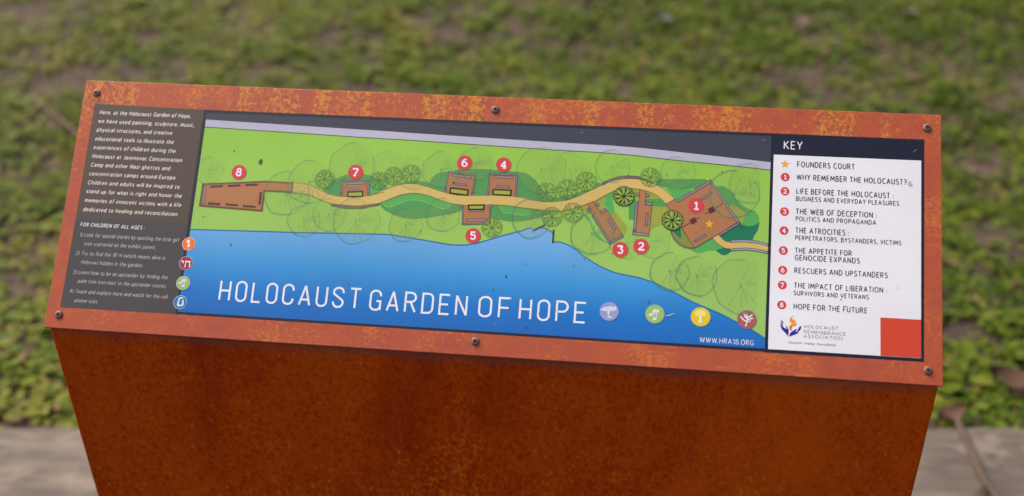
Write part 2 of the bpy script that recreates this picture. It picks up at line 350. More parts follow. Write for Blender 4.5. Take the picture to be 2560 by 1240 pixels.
ART = [
 ('text_panel','text_panel',[
  ('poly','intro_ground',1,[(-436.1,109.8),(-313.1,108.2),(-312.6,-17.1),(-435.6,-17.2)],0),
  ('poly','grey_ground',1,[(-435.6,-17.2),(-312.6,-17.1),(-311.3,-113.9),(-435.9,-114.3)],0),
 ]),
 ('text_panel','intro_text',[
  ('text', 'cream', 3, 'sans', 'Here, at the Holocaust Garden of Hope,', -429.1, -326.1, 97.8, 4.92, 0.165, 0.16),
  ('text', 'cream', 3, 'sans', 'we have used painting, sculpture, music,', -429.2, -320.7, 87.9, 4.9, 0.165, 0.16),
  ('text', 'cream', 3, 'sans', 'physical structures, and creative', -429.0, -344.1, 78.0, 4.88, 0.165, 0.16),
  ('text', 'cream', 3, 'sans', 'educational tools to illustrate the', -429.1, -340.9, 67.9, 4.86, 0.165, 0.16),
  ('text', 'cream', 3, 'sans', 'experiences of children during the', -429.2, -337.4, 58.2, 4.84, 0.165, 0.16),
  ('text', 'cream', 3, 'sans', 'Holocaust at Jasenovac Concentration', -429.1, -328.8, 48.3, 4.83, 0.165, 0.16),
  ('text', 'cream', 3, 'sans', 'Camp and other Nazi ghettos and', -429.0, -340.6, 38.6, 4.81, 0.165, 0.16),
  ('text', 'cream', 3, 'sans', 'concentration camps around Europe.', -429.2, -331.9, 28.8, 4.79, 0.165, 0.16),
  ('text', 'cream', 3, 'sans', 'Children and adults will be inspired to', -429.1, -327.0, 18.9, 4.77, 0.165, 0.16),
  ('text', 'cream', 3, 'sans', 'stand up for what is right and honor the', -429.2, -323.3, 9.2, 4.75, 0.165, 0.16),
  ('text', 'cream', 3, 'sans', 'memories of innocent victims with a life', -429.0, -322.4, -0.7, 4.81, 0.165, 0.16),
  ('text', 'cream', 3, 'sans', 'dedicated to healing and reconciliation.', -429.2, -323.9, -10.7, 4.79, 0.165, 0.16),
 ]),
 ('text_panel','instruction_text',[
  ('text', 'cream', 3, 'sans', 'FOR CHILDREN OF ALL AGES :', -429.3, -358.0, -27.1, 4.39, 0.18, 0.16),
  ('text', 'pale_grey', 3, 'sans', '1) Look for special stories by spotting the little girl', -428.2, -319.5, -38.2, 4.5, 0.135, 0.16),
  ('text', 'pale_grey', 3, 'sans', 'icon scattered on the exhibit panels.', -421.6, -342.7, -47.5, 4.48, 0.135, 0.16),
  ('text', 'pale_grey', 3, 'sans', '2) Try to find the 18 יח (which means alive in', -428.9, -330.9, -58.1, 4.46, 0.135, 0.16),
  ('text', 'pale_grey', 3, 'sans', 'Hebrew) hidden in the garden.', -421.7, -353.9, -67.4, 4.44, 0.135, 0.16),
  ('text', 'pale_grey', 3, 'sans', '3) Learn how to be an upstander by finding the', -428.7, -325.3, -78.4, 4.43, 0.135, 0.16),
  ('text', 'pale_grey', 3, 'sans', 'palm tree icon next to the upstander stories.', -421.6, -325.0, -87.6, 4.41, 0.135, 0.16),
  ('text', 'pale_grey', 3, 'sans', '4) Teach and explore more and watch for the cell', -428.9, -322.6, -98.7, 4.39, 0.135, 0.16),
  ('text', 'pale_grey', 3, 'sans', 'phone icon.', -421.8, -396.1, -108.2, 4.37, 0.135, 0.16),
 ]),
 ('map_print','map_print',[
  ('poly','frame_dark',0.7,[(-314.5,108.2),(433.5,109.4),(432.5,-114.2),(-312.6,-113.9)],0),
  ('poly','road_slate',1.5,[(-309.4,104.9),(283.2,105.8),(283.4,77.4),(233.0,80.8),(168.4,85.4),(82.5,87.4),(-115.0,91.3),(-309.6,95.4)],0),
 ]),
 ('map_print','kerb_band',[
  ('poly','kerb_grey',2,[(-309.5,97.2),(-115.2,93.1),(-37.8,91.3),(28.5,90.0),(70.0,89.2),(119.4,88.5),(155.7,87.2),(192.7,84.7),(232.9,81.9),(283.5,78.4),(283.3,70.3),(237.6,73.3),(187.0,76.1),(140.7,79.4),(110.0,80.5),(62.3,81.1),(-88.3,84.6),(-114.3,84.8),(-309.3,89.1)],0),
  ('line','outline_dark',3,0.8,[(-309.3,88.8),(-114.3,84.6),(-88.3,84.4),(62.3,80.9),(110.0,80.4),(140.7,79.3),(187.0,75.9),(237.6,73.1),(283.3,70.1)],0,0),
 ]),
 ('map_print','lawn',[
  ('poly','lawn_green',1.5,[(-309.3,89.1),(-114.3,84.8),(-88.3,84.6),(62.3,81.1),(110.0,80.5),(140.7,79.4),(187.0,76.1),(237.6,73.3),(283.3,70.3),(283.3,-26.8),(282.8,-101.0),(282.8,-100.8),(269.3,-92.9),(256.1,-87.0),(238.4,-78.9),(211.6,-69.1),(189.1,-58.6),(171.8,-51.4),(157.4,-47.7),(146.6,-46.2),(133.0,-43.9),(118.2,-38.4),(114.7,-36.5),(101.5,-28.9),(95.7,-24.1),(86.3,-18.6),(77.0,-15.8),(71.0,-15.9),(68.8,-6.2),(59.4,-1.7),(50.2,-4.3),(47.1,-2.4),(35.6,-6.8),(16.4,-13.2),(1.9,-18.6),(-9.6,-22.5),(-19.4,-24.4),(-27.3,-24.8),(-37.3,-24.6),(-67.7,-20.9),(-94.2,-18.1),(-103.5,-17.7),(-202.7,-21.1),(-307.1,-23.7),(-308.9,-23.6)],0),
 ]),
 ('map_print','lake',[
  ('poly','lake_blue',1.5,[(-308.9,-23.6),(-307.1,-23.7),(-202.7,-21.1),(-103.5,-17.7),(-94.2,-18.1),(-67.7,-20.9),(-37.3,-24.6),(-27.3,-24.8),(-19.4,-24.4),(-9.6,-22.5),(1.9,-18.6),(16.4,-13.2),(35.6,-6.8),(47.1,-2.4),(50.2,-4.3),(59.4,-1.7),(68.8,-6.2),(71.0,-15.9),(77.0,-15.8),(86.3,-18.6),(95.7,-24.1),(101.5,-28.9),(114.7,-36.5),(118.2,-38.4),(133.0,-43.9),(146.6,-46.2),(157.4,-47.7),(171.8,-51.4),(189.1,-58.6),(211.6,-69.1),(238.4,-78.9),(256.1,-87.0),(269.3,-92.9),(282.8,-100.8),(283.1,-110.9),(139.0,-111.5),(-77.2,-111.4),(-309.3,-111.2)],0),
  ('line','shore_blue',5,1.0,[(-308.9,-23.6),(-307.1,-23.7),(-202.7,-21.1),(-103.5,-17.7),(-94.2,-18.1),(-67.7,-20.9),(-37.3,-24.6),(-27.3,-24.8),(-19.4,-24.4),(-9.6,-22.5),(1.9,-18.6),(16.4,-13.2),(35.6,-6.8),(47.1,-2.4)],0,0),
  ('line','shore_blue',5,1.0,[(50.2,-4.3),(59.4,-1.7),(68.8,-6.2),(71.0,-15.9),(77.0,-15.8),(86.3,-18.6),(95.7,-24.1),(101.5,-28.9),(114.7,-36.5),(118.2,-38.4),(133.0,-43.9),(146.6,-46.2),(157.4,-47.7),(171.8,-51.4),(189.1,-58.6),(211.6,-69.1),(238.4,-78.9),(256.1,-87.0),(269.3,-92.9),(282.8,-100.8)],0,0),
 ]),
 ('map_print','garden_bed',[
  ('poly','bed_dark',2,[(-172.8,25.8),(-169.3,30.0),(-163.3,36.7),(-154.6,41.9),(-146.2,43.8),(-131.4,44.8),(-121.4,43.2),(-109.4,38.1),(-108.1,25.6),(-138.4,19.1),(-163.3,20.9)],1),
  ('poly','bed_mid',2.2,[(-124.3,44.7),(-121.8,40.9),(-103.4,31.3),(-103.1,28.2),(-122.8,22.0)],0),
  ('poly','bed_dark',2.4,[(-94.7,35.9),(-86.9,39.5),(-73.8,41.2),(-63.5,39.6),(-61.4,38.7),(-59.5,45.0),(-55.3,49.4),(-49.4,51.6),(-43.4,52.1),(-42.8,29.2),(-46.3,29.0),(-58.8,32.6),(-73.2,35.5)],0),
  ('poly','bed_dark',2,[(-37.5,54.3),(-24.5,56.0),(-4.4,56.9),(29.8,55.7),(35.8,55.2),(42.0,52.4),(49.5,45.8),(55.1,37.4),(65.9,29.7),(66.4,23.6),(48.1,24.7),(28.1,26.7),(-11.9,26.7),(-37.1,38.9)],0),
  ('poly','bed_dark',2.3,[(31.1,55.5),(36.8,55.0),(42.6,51.9),(48.5,46.9),(53.6,40.9),(56.1,32.9),(60.9,30.3),(66.4,30.1),(77.4,32.1),(88.2,34.5),(95.3,38.7),(103.5,40.1),(109.7,43.8),(109.0,47.1),(113.1,48.7),(116.5,44.6),(97.5,34.1),(84.1,27.6),(70.5,25.0),(52.1,24.5),(33.3,27.4)],0),
  ('poly','bed_mid',2,[(-112.8,14.2),(-107.9,16.5),(-92.4,24.1),(-80.6,27.8),(-70.5,28.1),(-56.0,24.9),(-37.3,18.7),(-26.1,17.2),(-25.6,11.5),(-30.4,9.2),(-45.1,5.4),(-59.8,1.7),(-73.8,-0.1),(-84.9,0.2),(-97.4,3.6),(-106.0,7.8)],0),
  ('poly','bed_dark',2.2,[(-112.8,14.2),(-108.7,16.1),(-105.5,12.3),(-101.3,11.2),(-97.3,12.4),(-89.6,16.4),(-79.8,19.8),(-69.7,19.8),(-59.3,17.0),(-50.9,13.8),(-43.8,12.4),(-39.9,13.9),(-36.7,17.7),(-26.1,17.2),(-25.6,11.5),(-30.4,9.2),(-45.1,5.4),(-59.8,1.7),(-73.8,-0.1),(-84.9,0.2),(-97.4,3.6),(-106.0,7.8)],0),
  ('line','lime_line',2.6,0.7,[(-108.4,16.0),(-105.5,12.3),(-101.3,11.2),(-97.3,12.4),(-89.6,16.4),(-79.8,19.8),(-69.7,19.8),(-59.3,17.0),(-50.9,13.8),(-43.8,12.4),(-39.9,13.9),(-36.7,17.7)],1,0),
  ('poly','bed_dark',2,[(2.8,19.2),(13.7,19.8),(38.7,18.0),(58.6,16.0),(66.9,15.4),(67.1,13.4),(54.3,8.1),(39.8,3.8),(26.0,2.3),(15.0,3.5),(3.8,7.0)],0),
  ('poly','bed_mid',2.2,[(13.2,19.8),(15.1,14.7),(18.3,11.8),(23.3,11.1),(39.3,9.9),(44.1,12.2),(46.6,17.4),(28.7,19.0)],0),
  ('line','lime_line',2.6,0.7,[(13.2,19.2),(15.1,14.7),(18.3,11.8),(23.3,11.1),(39.3,9.9),(44.1,12.2)],1,0),
  ('poly','olive',2,[(93.7,20.5),(102.1,25.7),(118.9,35.2),(119.9,29.5),(119.2,23.8),(126.0,15.6),(129.4,20.5),(135.2,13.3),(142.0,6.1),(143.7,0.5),(142.6,-4.2),(140.0,-6.7),(122.7,10.7),(104.2,14.4)],0),
  ('poly','bed_mid',2.3,[(118.9,36.1),(129.1,41.4),(127.6,35.6),(128.0,28.0),(129.8,20.5),(129.2,14.8),(127.0,14.7),(122.0,22.0),(119.1,24.7),(120.1,29.5)],0),
  ('poly','bed_mid',2.3,[(98.8,13.2),(104.4,12.1),(110.6,-0.3),(118.4,-9.3),(126.5,-14.9),(118.6,-12.6),(111.0,-6.9),(106.7,4.2)],1),
  ('poly','bed_dark',2.3,[(142.6,27.4),(150.9,33.5),(151.8,25.5),(150.3,11.2),(144.9,11.1),(144.3,21.3)],0),
  ('poly','olive',2,[(139.9,44.4),(154.5,43.2),(154.1,33.2),(150.5,33.0),(145.5,42.3)],0),
  ('poly','olive',2,[(160.5,41.4),(168.0,39.2),(175.8,34.3),(160.9,34.0)],0),
  ('poly','bed_dark',2.3,[(160.3,33.9),(175.8,34.1),(181.5,29.1),(182.5,26.1),(167.0,26.5),(160.1,28.2)],0),
  ('poly','olive',2,[(166.5,26.7),(182.2,26.5),(186.4,22.1),(179.1,18.3),(176.9,12.0),(180.4,7.9),(172.2,4.8),(168.2,1.1),(165.0,-0.8)],0),
  ('poly','bed_dark',2.3,[(170.6,55.2),(218.4,57.4),(220.5,57.0),(221.6,55.8),(210.0,47.1),(186.2,45.9),(174.3,47.4),(170.0,49.9)],0),
  ('poly','bed_mid',2,[(179.5,45.9),(205.8,47.3),(205.5,44.2),(192.6,34.7),(189.2,34.6),(184.7,41.4)],0),
  ('poly','bed_dark',2.6,[(229.6,48.9),(232.8,50.7),(237.0,50.9),(242.1,48.7),(246.4,44.5),(250.8,37.8),(257.6,31.1),(264.3,28.0),(269.3,26.1),(266.0,25.1),(259.4,25.1),(254.4,28.4),(247.6,31.9),(241.8,32.1)],1),
  ('poly','olive',2.3,[(239.8,31.1),(244.3,32.4),(247.6,31.9),(256.1,27.6),(259.4,24.7),(259.6,19.1),(258.1,14.7),(255.3,12.8)],0),
  ('poly','bed_mid',2,[(256.1,26.7),(269.3,26.5),(272.7,22.4),(274.1,17.3),(273.4,12.9),(269.7,11.4),(263.2,10.2),(254.9,11.9),(256.4,16.3)],0),
  ('poly','teal',2.2,[(254.5,12.3),(256.6,12.2),(263.2,10.6),(269.7,12.0),(274.0,15.4),(273.7,10.8),(272.4,6.0),(269.2,0.6),(268.1,-2.9),(268.7,-7.1),(247.4,-8.3),(239.9,-6.6),(233.9,-0.7)],0),
  ('poly','bed_mid',2,[(224.2,-5.7),(229.0,-2.9),(230.8,-5.8),(237.6,-11.9),(246.7,-13.7),(246.8,-16.1),(241.1,-16.4),(232.8,-16.0),(224.6,-16.9),(216.5,-19.9),(212.4,-19.3),(208.1,-17.0),(206.4,-14.1),(211.3,-14.2)],0),
  ('poly','teal',2.2,[(232.8,-16.0),(239.3,-13.1),(247.1,-13.1),(247.0,-16.1),(244.4,-18.8),(240.4,-20.3),(237.1,-19.2)],1),
  ('poly','olive_dark',2,[(186.1,2.5),(192.2,5.0),(198.1,5.3),(211.8,-14.4),(205.6,-14.6),(198.9,-12.8),(192.8,-8.4),(188.4,-2.6)],0),
  ('poly','teal',2.2,[(188.2,3.1),(195.5,5.6),(197.5,0.1),(197.8,-3.3),(196.4,-5.1),(192.6,-1.9)],1),
 ]),
 ('map_print','footpath',[
  ('poly','path_tan',5,[(-206.7,32.3),(-196.9,32.2),(-188.0,30.6),(-177.6,26.5),(-167.1,22.0),(-157.0,20.0),(-138.5,19.7),(-122.8,22.4),(-108.2,26.9),(-119.9,23.7),(-107.3,29.6),(-93.6,35.5),(-83.6,37.3),(-74.4,37.3),(-63.1,34.9),(-52.6,31.8),(-42.3,29.0),(-32.1,27.5),(-17.0,28.0),(2.9,29.3),(17.9,29.8),(32.9,28.8),(47.9,26.7),(58.0,25.2),(44.5,26.5),(56.6,25.2),(70.4,26.0),(81.3,28.0),(92.9,32.9),(106.2,40.7),(115.6,45.5),(124.0,50.2),(133.0,53.1),(142.1,54.2),(153.9,54.1),(165.0,52.3),(163.2,51.3),(171.7,48.6),(178.7,44.6),(184.8,39.2),(189.8,34.8),(181.1,29.3),(176.7,33.9),(171.4,38.0),(163.7,41.2),(154.3,43.3),(154.5,43.2),(144.4,44.1),(135.4,42.7),(128.2,40.2),(118.5,34.7),(109.7,28.5),(98.1,23.6),(87.4,19.2),(74.8,16.2),(56.4,15.7),(43.4,16.9),(34.0,18.1),(53.7,15.8),(38.7,17.5),(18.7,19.5),(3.8,19.3),(-11.1,18.0),(-23.1,17.3),(-36.2,18.2),(-49.6,21.6),(-60.1,25.2),(-70.4,27.3),(-78.5,27.4),(-89.5,25.3),(-102.1,19.4),(-112.8,14.4),(-131.8,11.1),(-125.3,11.6),(-137.5,10.6),(-152.3,10.9),(-162.2,11.6),(-175.0,15.3),(-185.5,19.8),(-195.6,21.4),(-205.8,21.2)],0),
  ('line','outline_olive',5.4,0.6,[(-206.7,32.3),(-196.9,32.2),(-188.0,30.6),(-177.6,26.5),(-167.1,22.0),(-157.0,20.0),(-138.5,19.7),(-122.8,22.4),(-108.2,26.9),(-119.9,23.7),(-107.3,29.6),(-93.6,35.5),(-83.6,37.3),(-74.4,37.3),(-63.1,34.9),(-52.6,31.8),(-42.3,29.0),(-32.1,27.5),(-17.0,28.0),(2.9,29.3),(17.9,29.8),(32.9,28.8),(47.9,26.7),(58.0,25.2),(44.5,26.5),(56.6,25.2),(70.4,26.0),(81.3,28.0),(92.9,32.9),(106.2,40.7),(115.6,45.5),(124.0,50.2),(133.0,53.1),(142.1,54.2),(153.9,54.1),(165.0,52.3),(163.2,51.3),(171.7,48.6),(178.7,44.6),(184.8,39.2),(189.8,34.8)],0,0),
  ('line','outline_olive',5.4,0.6,[(181.1,29.3),(176.7,33.9),(171.4,38.0),(163.7,41.2),(154.3,43.3),(154.5,43.2),(144.4,44.1),(135.4,42.7),(128.2,40.2),(118.5,34.7),(109.7,28.5),(98.1,23.6),(87.4,19.2),(74.8,16.2),(56.4,15.7),(43.4,16.9),(34.0,18.1),(53.7,15.8),(38.7,17.5),(18.7,19.5),(3.8,19.3),(-11.1,18.0),(-23.1,17.3),(-36.2,18.2),(-49.6,21.6),(-60.1,25.2),(-70.4,27.3),(-78.5,27.4),(-89.5,25.3),(-102.1,19.4),(-112.8,14.4),(-131.8,11.1),(-125.3,11.6),(-137.5,10.6),(-152.3,10.9),(-162.2,11.6),(-175.0,15.3),(-185.5,19.8),(-195.6,21.4),(-205.8,21.2)],0,0),
  ('poly','path_tan',5,[(229.1,-3.3),(234.5,0.6),(237.3,-2.9),(241.5,-6.1),(247.3,-7.0),(261.2,-5.4),(273.5,-6.4),(283.2,-8.5),(283.1,-14.0),(273.7,-12.4),(261.4,-11.8),(246.7,-13.5),(241.0,-13.0),(234.2,-9.1),(230.8,-5.8)],0),
  ('line','outline_olive',5.4,0.5,[(234.5,0.6),(237.3,-2.9),(241.5,-6.1),(247.3,-7.0),(261.2,-5.4),(273.5,-6.4),(283.2,-8.5)],0,0),
  ('line','outline_olive',5.4,0.5,[(283.1,-14.0),(273.7,-12.4),(261.4,-11.8),(246.7,-13.5),(241.0,-13.0),(234.2,-9.1),(230.8,-5.8),(229.1,-3.3)],0,0),
 ]),
 ('map_print','path_wall',[
  ('poly','wall_brown',5.6,[(-163.0,11.2),(-152.2,10.1),(-137.5,10.3),(-125.3,11.4),(-112.8,14.5),(-112.4,12.6),(-131.5,8.2),(-125.0,8.9),(-137.2,7.7),(-149.4,7.5),(-162.2,9.3)],0),
  ('line','outline_dark',5.8,0.5,[(-163.0,11.2),(-152.2,10.1),(-137.5,10.3),(-125.3,11.4),(-112.8,14.5),(-112.4,12.6),(-131.5,8.2),(-125.0,8.9),(-137.2,7.7),(-149.4,7.5),(-162.2,9.3)],0,0),
 ]),
 ('map_print','path_wall',[
  ('poly','wall_brown',5.6,[(114.7,47.4),(123.8,52.6),(132.8,56.0),(141.9,57.0),(151.1,56.9),(154.5,55.9),(168.2,51.3),(167.6,50.5),(154.6,53.5),(151.2,54.2),(142.1,54.2),(133.2,53.1),(124.0,50.2),(115.8,45.3)],0),
  ('line','outline_dark',5.8,0.6,[(114.7,47.4),(123.8,52.6),(132.8,56.0),(141.9,57.0),(151.1,56.9),(154.5,55.9),(168.2,51.3),(167.6,50.5),(154.6,53.5),(151.2,54.2),(142.1,54.2),(133.2,53.1),(124.0,50.2),(115.8,45.3)],0,0),
 ]),
 ('map_print','path_wall',[
  ('line','wall_brown',5.6,2.0,[(186.7,2.6),(188.8,-2.5),(192.9,-8.5),(198.9,-12.9),(205.6,-14.6),(211.2,-14.7)],1,0),
 ]),
 ('map_print','path_wall',[
  ('poly','kerb_blue',5.6,[(246.8,-4.7),(261.2,-3.4),(273.5,-4.3),(283.1,-6.3),(283.2,-8.4),(273.5,-6.4),(261.2,-5.6),(246.9,-6.8)],0),
  ('line','outline_dark',6.1,0.6,[(246.8,-4.7),(261.2,-3.4),(273.5,-4.3),(283.1,-6.3),(283.2,-8.4),(273.5,-6.4),(261.2,-5.6),(246.9,-6.8)],0,1),
 ]),
 ('map_print','path_wall',[
  ('poly','kerb_blue',5.6,[(247.1,-13.5),(261.4,-11.7),(273.7,-12.4),(283.0,-14.4),(283.0,-16.4),(273.8,-14.5),(261.5,-13.7),(247.2,-15.5)],0),
  ('line','outline_dark',6.1,0.6,[(247.1,-13.5),(261.4,-11.7),(273.7,-12.4),(283.0,-14.4),(283.0,-16.4),(273.8,-14.5),(261.5,-13.7),(247.2,-15.5)],0,1),
 ]),
 ('map_print','court',[
  ('poly','brick',5.6,[(-302.7,25.8),(-234.5,32.2),(-205.6,32.0),(-205.6,21.5),(-235.0,21.6),(-234.8,-0.1),(-302.7,1.9)],0),
  ('line','outline_brown',6.1,1.0,[(-302.7,25.8),(-234.5,32.2),(-205.6,32.0),(-205.6,21.5),(-235.0,21.6),(-234.8,-0.1),(-302.7,1.9)],0,1),
  ('line','outline_brown',6.1,0.5,[(-301.5,24.8),(-234.3,31.0),(-206.5,30.9),(-206.6,22.6),(-236.2,22.5),(-235.9,0.9),(-301.6,3.0)],0,1),
  ('poly','bar_dark',6.5,[(-294.2,24.3),(-280.8,25.7),(-280.3,23.5),(-293.8,22.1)],0),
  ('poly','bar_dark',6.5,[(-275.1,26.1),(-261.7,27.5),(-261.3,25.2),(-274.7,23.8)],0),
  ('poly','bar_dark',6.5,[(-256.6,27.9),(-242.9,29.3),(-242.5,27.1),(-256.1,25.6)],0),
  ('poly','bar_dark',6.5,[(-294.0,6.3),(-280.4,6.0),(-280.2,3.5),(-293.8,3.8)],0),
  ('poly','bar_dark',6.5,[(-274.8,6.0),(-261.2,5.8),(-261.1,3.5),(-274.6,3.8)],0),
  ('poly','bar_dark',6.5,[(-256.0,5.3),(-242.2,5.0),(-242.1,2.8),(-255.8,3.0)],0),
  ('poly','bar_dark',6.5,[(-239.9,20.1),(-237.4,19.9),(-237.3,6.4),(-239.8,6.6)],0),
  ('poly','wall_mauve',6.5,[(-300.8,23.8),(-298.3,23.6),(-297.9,4.0),(-300.4,4.2)],0),
  ('line','outline_dark',7.0,0.5,[(-300.8,23.8),(-298.3,23.6),(-297.9,4.0),(-300.4,4.2)],0,1),
 ]),
 ('map_print','court',[
  ('poly','brick',5.2,[(-153.8,37.1),(-125.3,37.9),(-124.3,22.1),(-138.5,19.4),(-152.3,19.9)],0),
  ('poly','wall_mauve',5.8,[(-154.9,37.6),(-124.9,38.8),(-124.8,37.3),(-154.7,36.1)],0),
  ('line','outline_dark',6.3,0.5,[(-154.9,37.6),(-124.9,38.8),(-124.8,37.3),(-154.7,36.1)],0,1),
  ('poly','wall_mauve',5.8,[(-154.7,36.1),(-153.1,36.2),(-152.2,23.4),(-153.6,23.3)],0),
  ('line','outline_dark',6.3,0.5,[(-154.7,36.1),(-153.1,36.2),(-152.2,23.4),(-153.6,23.3)],0,1),
  ('poly','wall_mauve',5.8,[(-126.4,37.3),(-124.8,37.3),(-124.0,25.5),(-125.4,25.4)],0),
  ('line','outline_dark',6.3,0.5,[(-126.4,37.3),(-124.8,37.3),(-124.0,25.5),(-125.4,25.4)],0,1),
  ('poly','wall_mauve',5.8,[(-154.7,23.8),(-151.9,23.8),(-151.8,21.0),(-154.5,21.1)],0),
  ('line','outline_dark',6.3,0.5,[(-154.7,23.8),(-151.9,23.8),(-151.8,21.0),(-154.5,21.1)],0,1),
  ('poly','wall_mauve',5.8,[(-124.9,25.5),(-122.5,25.4),(-122.4,22.7),(-124.8,22.7)],0),
  ('line','outline_dark',6.3,0.5,[(-124.9,25.5),(-122.5,25.4),(-122.4,22.7),(-124.8,22.7)],0,1),
  ('poly','wall_mauve',5.8,[(-149.8,35.5),(-129.6,37.2),(-129.2,34.5),(-149.4,32.7)],0),
  ('line','outline_dark',6.3,0.5,[(-149.8,35.5),(-129.6,37.2),(-129.2,34.5),(-149.4,32.7)],0,1),
  ('poly','wall_mauve',5.8,[(-145.4,27.2),(-132.2,27.9),(-132.0,26.2),(-145.2,25.5)],0),
  ('line','outline_dark',6.3,0.5,[(-145.4,27.2),(-132.2,27.9),(-132.0,26.2),(-145.2,25.5)],0,1),
  ('poly','hedge',6.6,[(-146.0,24.9),(-130.6,26.2),(-130.5,21.0),(-146.0,20.2)],0),
  ('line','outline_black',7.1,1.3,[(-146.0,24.9),(-130.6,26.2),(-130.5,21.0),(-146.0,20.2)],0,1),
 ]),
 ('map_print','court',[
  ('poly','brick',5.2,[(-43.2,52.3),(-13.9,50.0),(-15.5,28.4),(-20.0,28.1),(-44.3,29.7)],0),
  ('poly','wall_mauve',5.8,[(-43.2,52.6),(-13.8,50.4),(-13.9,49.1),(-43.1,51.2)],0),
  ('line','outline_dark',6.3,0.5,[(-43.2,52.6),(-13.8,50.4),(-13.9,49.1),(-43.1,51.2)],0,1),
  ('poly','wall_mauve',5.8,[(-43.3,51.2),(-42.1,51.1),(-43.7,33.3),(-44.9,33.5)],0),
  ('line','outline_dark',6.3,0.5,[(-43.3,51.2),(-42.1,51.1),(-43.7,33.3),(-44.9,33.5)],0,1),
  ('poly','wall_mauve',5.8,[(-15.2,49.1),(-13.9,49.1),(-15.2,30.6),(-16.6,30.6)],0),
  ('line','outline_dark',6.3,0.5,[(-15.2,49.1),(-13.9,49.1),(-15.2,30.6),(-16.6,30.6)],0,1),
  ('poly','wall_mauve',5.8,[(-45.6,33.9),(-42.9,33.7),(-43.1,31.2),(-45.7,31.5)],0),
  ('line','outline_dark',6.3,0.5,[(-45.6,33.9),(-42.9,33.7),(-43.1,31.2),(-45.7,31.5)],0,1),
  ('poly','wall_mauve',5.8,[(-16.9,31.1),(-14.3,30.9),(-14.4,28.4),(-17.0,28.7)],0),
  ('line','outline_dark',6.3,0.5,[(-16.9,31.1),(-14.3,30.9),(-14.4,28.4),(-17.0,28.7)],0,1),
  ('poly','wall_mauve',5.8,[(-38.7,50.1),(-18.5,48.6),(-18.6,46.1),(-38.8,47.7)],0),
  ('line','outline_dark',6.3,0.5,[(-38.7,50.1),(-18.5,48.6),(-18.6,46.1),(-38.8,47.7)],0,1),
  ('poly','wall_mauve',5.8,[(-36.0,40.6),(-22.7,39.6),(-22.8,37.9),(-36.1,38.9)],0),
  ('line','outline_dark',6.3,0.5,[(-36.0,40.6),(-22.7,39.6),(-22.8,37.9),(-36.1,38.9)],0,1),
  ('poly','hedge',6.6,[(-39.0,34.9),(-20.8,33.5),(-21.0,28.0),(-39.3,29.4)],0),
  ('line','outline_black',7.1,1.6,[(-39.0,34.9),(-20.8,33.5),(-21.0,28.0),(-39.3,29.4)],0,1),
 ]),
 ('map_print','court',[
  ('poly','brick',5.2,[(-0.5,52.3),(28.7,52.6),(28.7,29.2),(-0.6,29.1)],0),
  ('poly','wall_mauve',5.8,[(-0.6,52.7),(28.9,52.9),(28.9,51.6),(-0.5,51.2)],0),
  ('line','outline_dark',6.3,0.5,[(-0.6,52.7),(28.9,52.9),(28.9,51.6),(-0.5,51.2)],0,1),
  ('poly','wall_mauve',5.8,[(-0.6,51.2),(0.8,51.2),(1.1,32.3),(-0.2,32.2)],0),
  ('line','outline_dark',6.3,0.5,[(-0.6,51.2),(0.8,51.2),(1.1,32.3),(-0.2,32.2)],0,1),
  ('poly','wall_mauve',5.8,[(27.5,51.6),(28.9,51.6),(29.4,31.9),(27.9,31.8)],0),
  ('line','outline_dark',6.3,0.5,[(27.5,51.6),(28.9,51.6),(29.4,31.9),(27.9,31.8)],0,1),
  ('poly','wall_mauve',5.8,[(-1.8,32.4),(0.8,32.4),(0.9,30.0),(-1.7,30.0)],0),
  ('line','outline_dark',6.3,0.5,[(-1.8,32.4),(0.8,32.4),(0.9,30.0),(-1.7,30.0)],0,1),
  ('poly','wall_mauve',5.8,[(27.6,31.9),(30.2,31.9),(30.3,29.4),(27.7,29.4)],0),
  ('line','outline_dark',6.3,0.5,[(27.6,31.9),(30.2,31.9),(30.3,29.4),(27.7,29.4)],0,1),
  ('poly','wall_mauve',5.8,[(4.0,50.3),(24.4,50.6),(24.5,48.1),(4.1,47.9)],0),
  ('line','outline_dark',6.3,0.5,[(4.0,50.3),(24.4,50.6),(24.5,48.1),(4.1,47.9)],0,1),
  ('poly','wall_mauve',5.8,[(7.7,40.0),(21.4,40.2),(21.5,38.4),(7.8,38.2)],0),
  ('line','outline_dark',6.3,0.5,[(7.7,40.0),(21.4,40.2),(21.5,38.4),(7.8,38.2)],0,1),
  ('poly','hedge',6.6,[(5.0,35.4),(23.5,35.6),(23.4,30.1),(5.4,30.1)],0),
  ('line','outline_black',7.1,1.6,[(5.0,35.4),(23.5,35.6),(23.4,30.1),(5.4,30.1)],0,1),
 ]),
 ('map_print','court',[
  ('poly','brick',5.2,[(-25.3,17.5),(4.0,19.1),(5.0,-0.7),(-23.8,-3.1)],0),
  ('poly','wall_mauve',5.8,[(-25.4,14.4),(-24.2,14.5),(-22.6,-1.6),(-24.0,-1.9)],0),
  ('line','outline_dark',6.3,0.5,[(-25.4,14.4),(-24.2,14.5),(-22.6,-1.6),(-24.0,-1.9)],0,1),
  ('poly','wall_mauve',5.8,[(2.8,16.1),(4.0,16.2),(4.9,0.4),(3.7,0.1)],0),
  ('line','outline_dark',6.3,0.5,[(2.8,16.1),(4.0,16.2),(4.9,0.4),(3.7,0.1)],0,1),
  ('poly','wall_mauve',5.8,[(-24.2,-2.1),(5.1,0.2),(5.2,-1.0),(-24.1,-3.4)],0),
  ('line','outline_dark',6.3,0.5,[(-24.2,-2.1),(5.1,0.2),(5.2,-1.0),(-24.1,-3.4)],0,1),
  ('poly','wall_mauve',5.8,[(-26.8,17.1),(-24.2,17.3),(-24.0,14.6),(-26.6,14.5)],0),
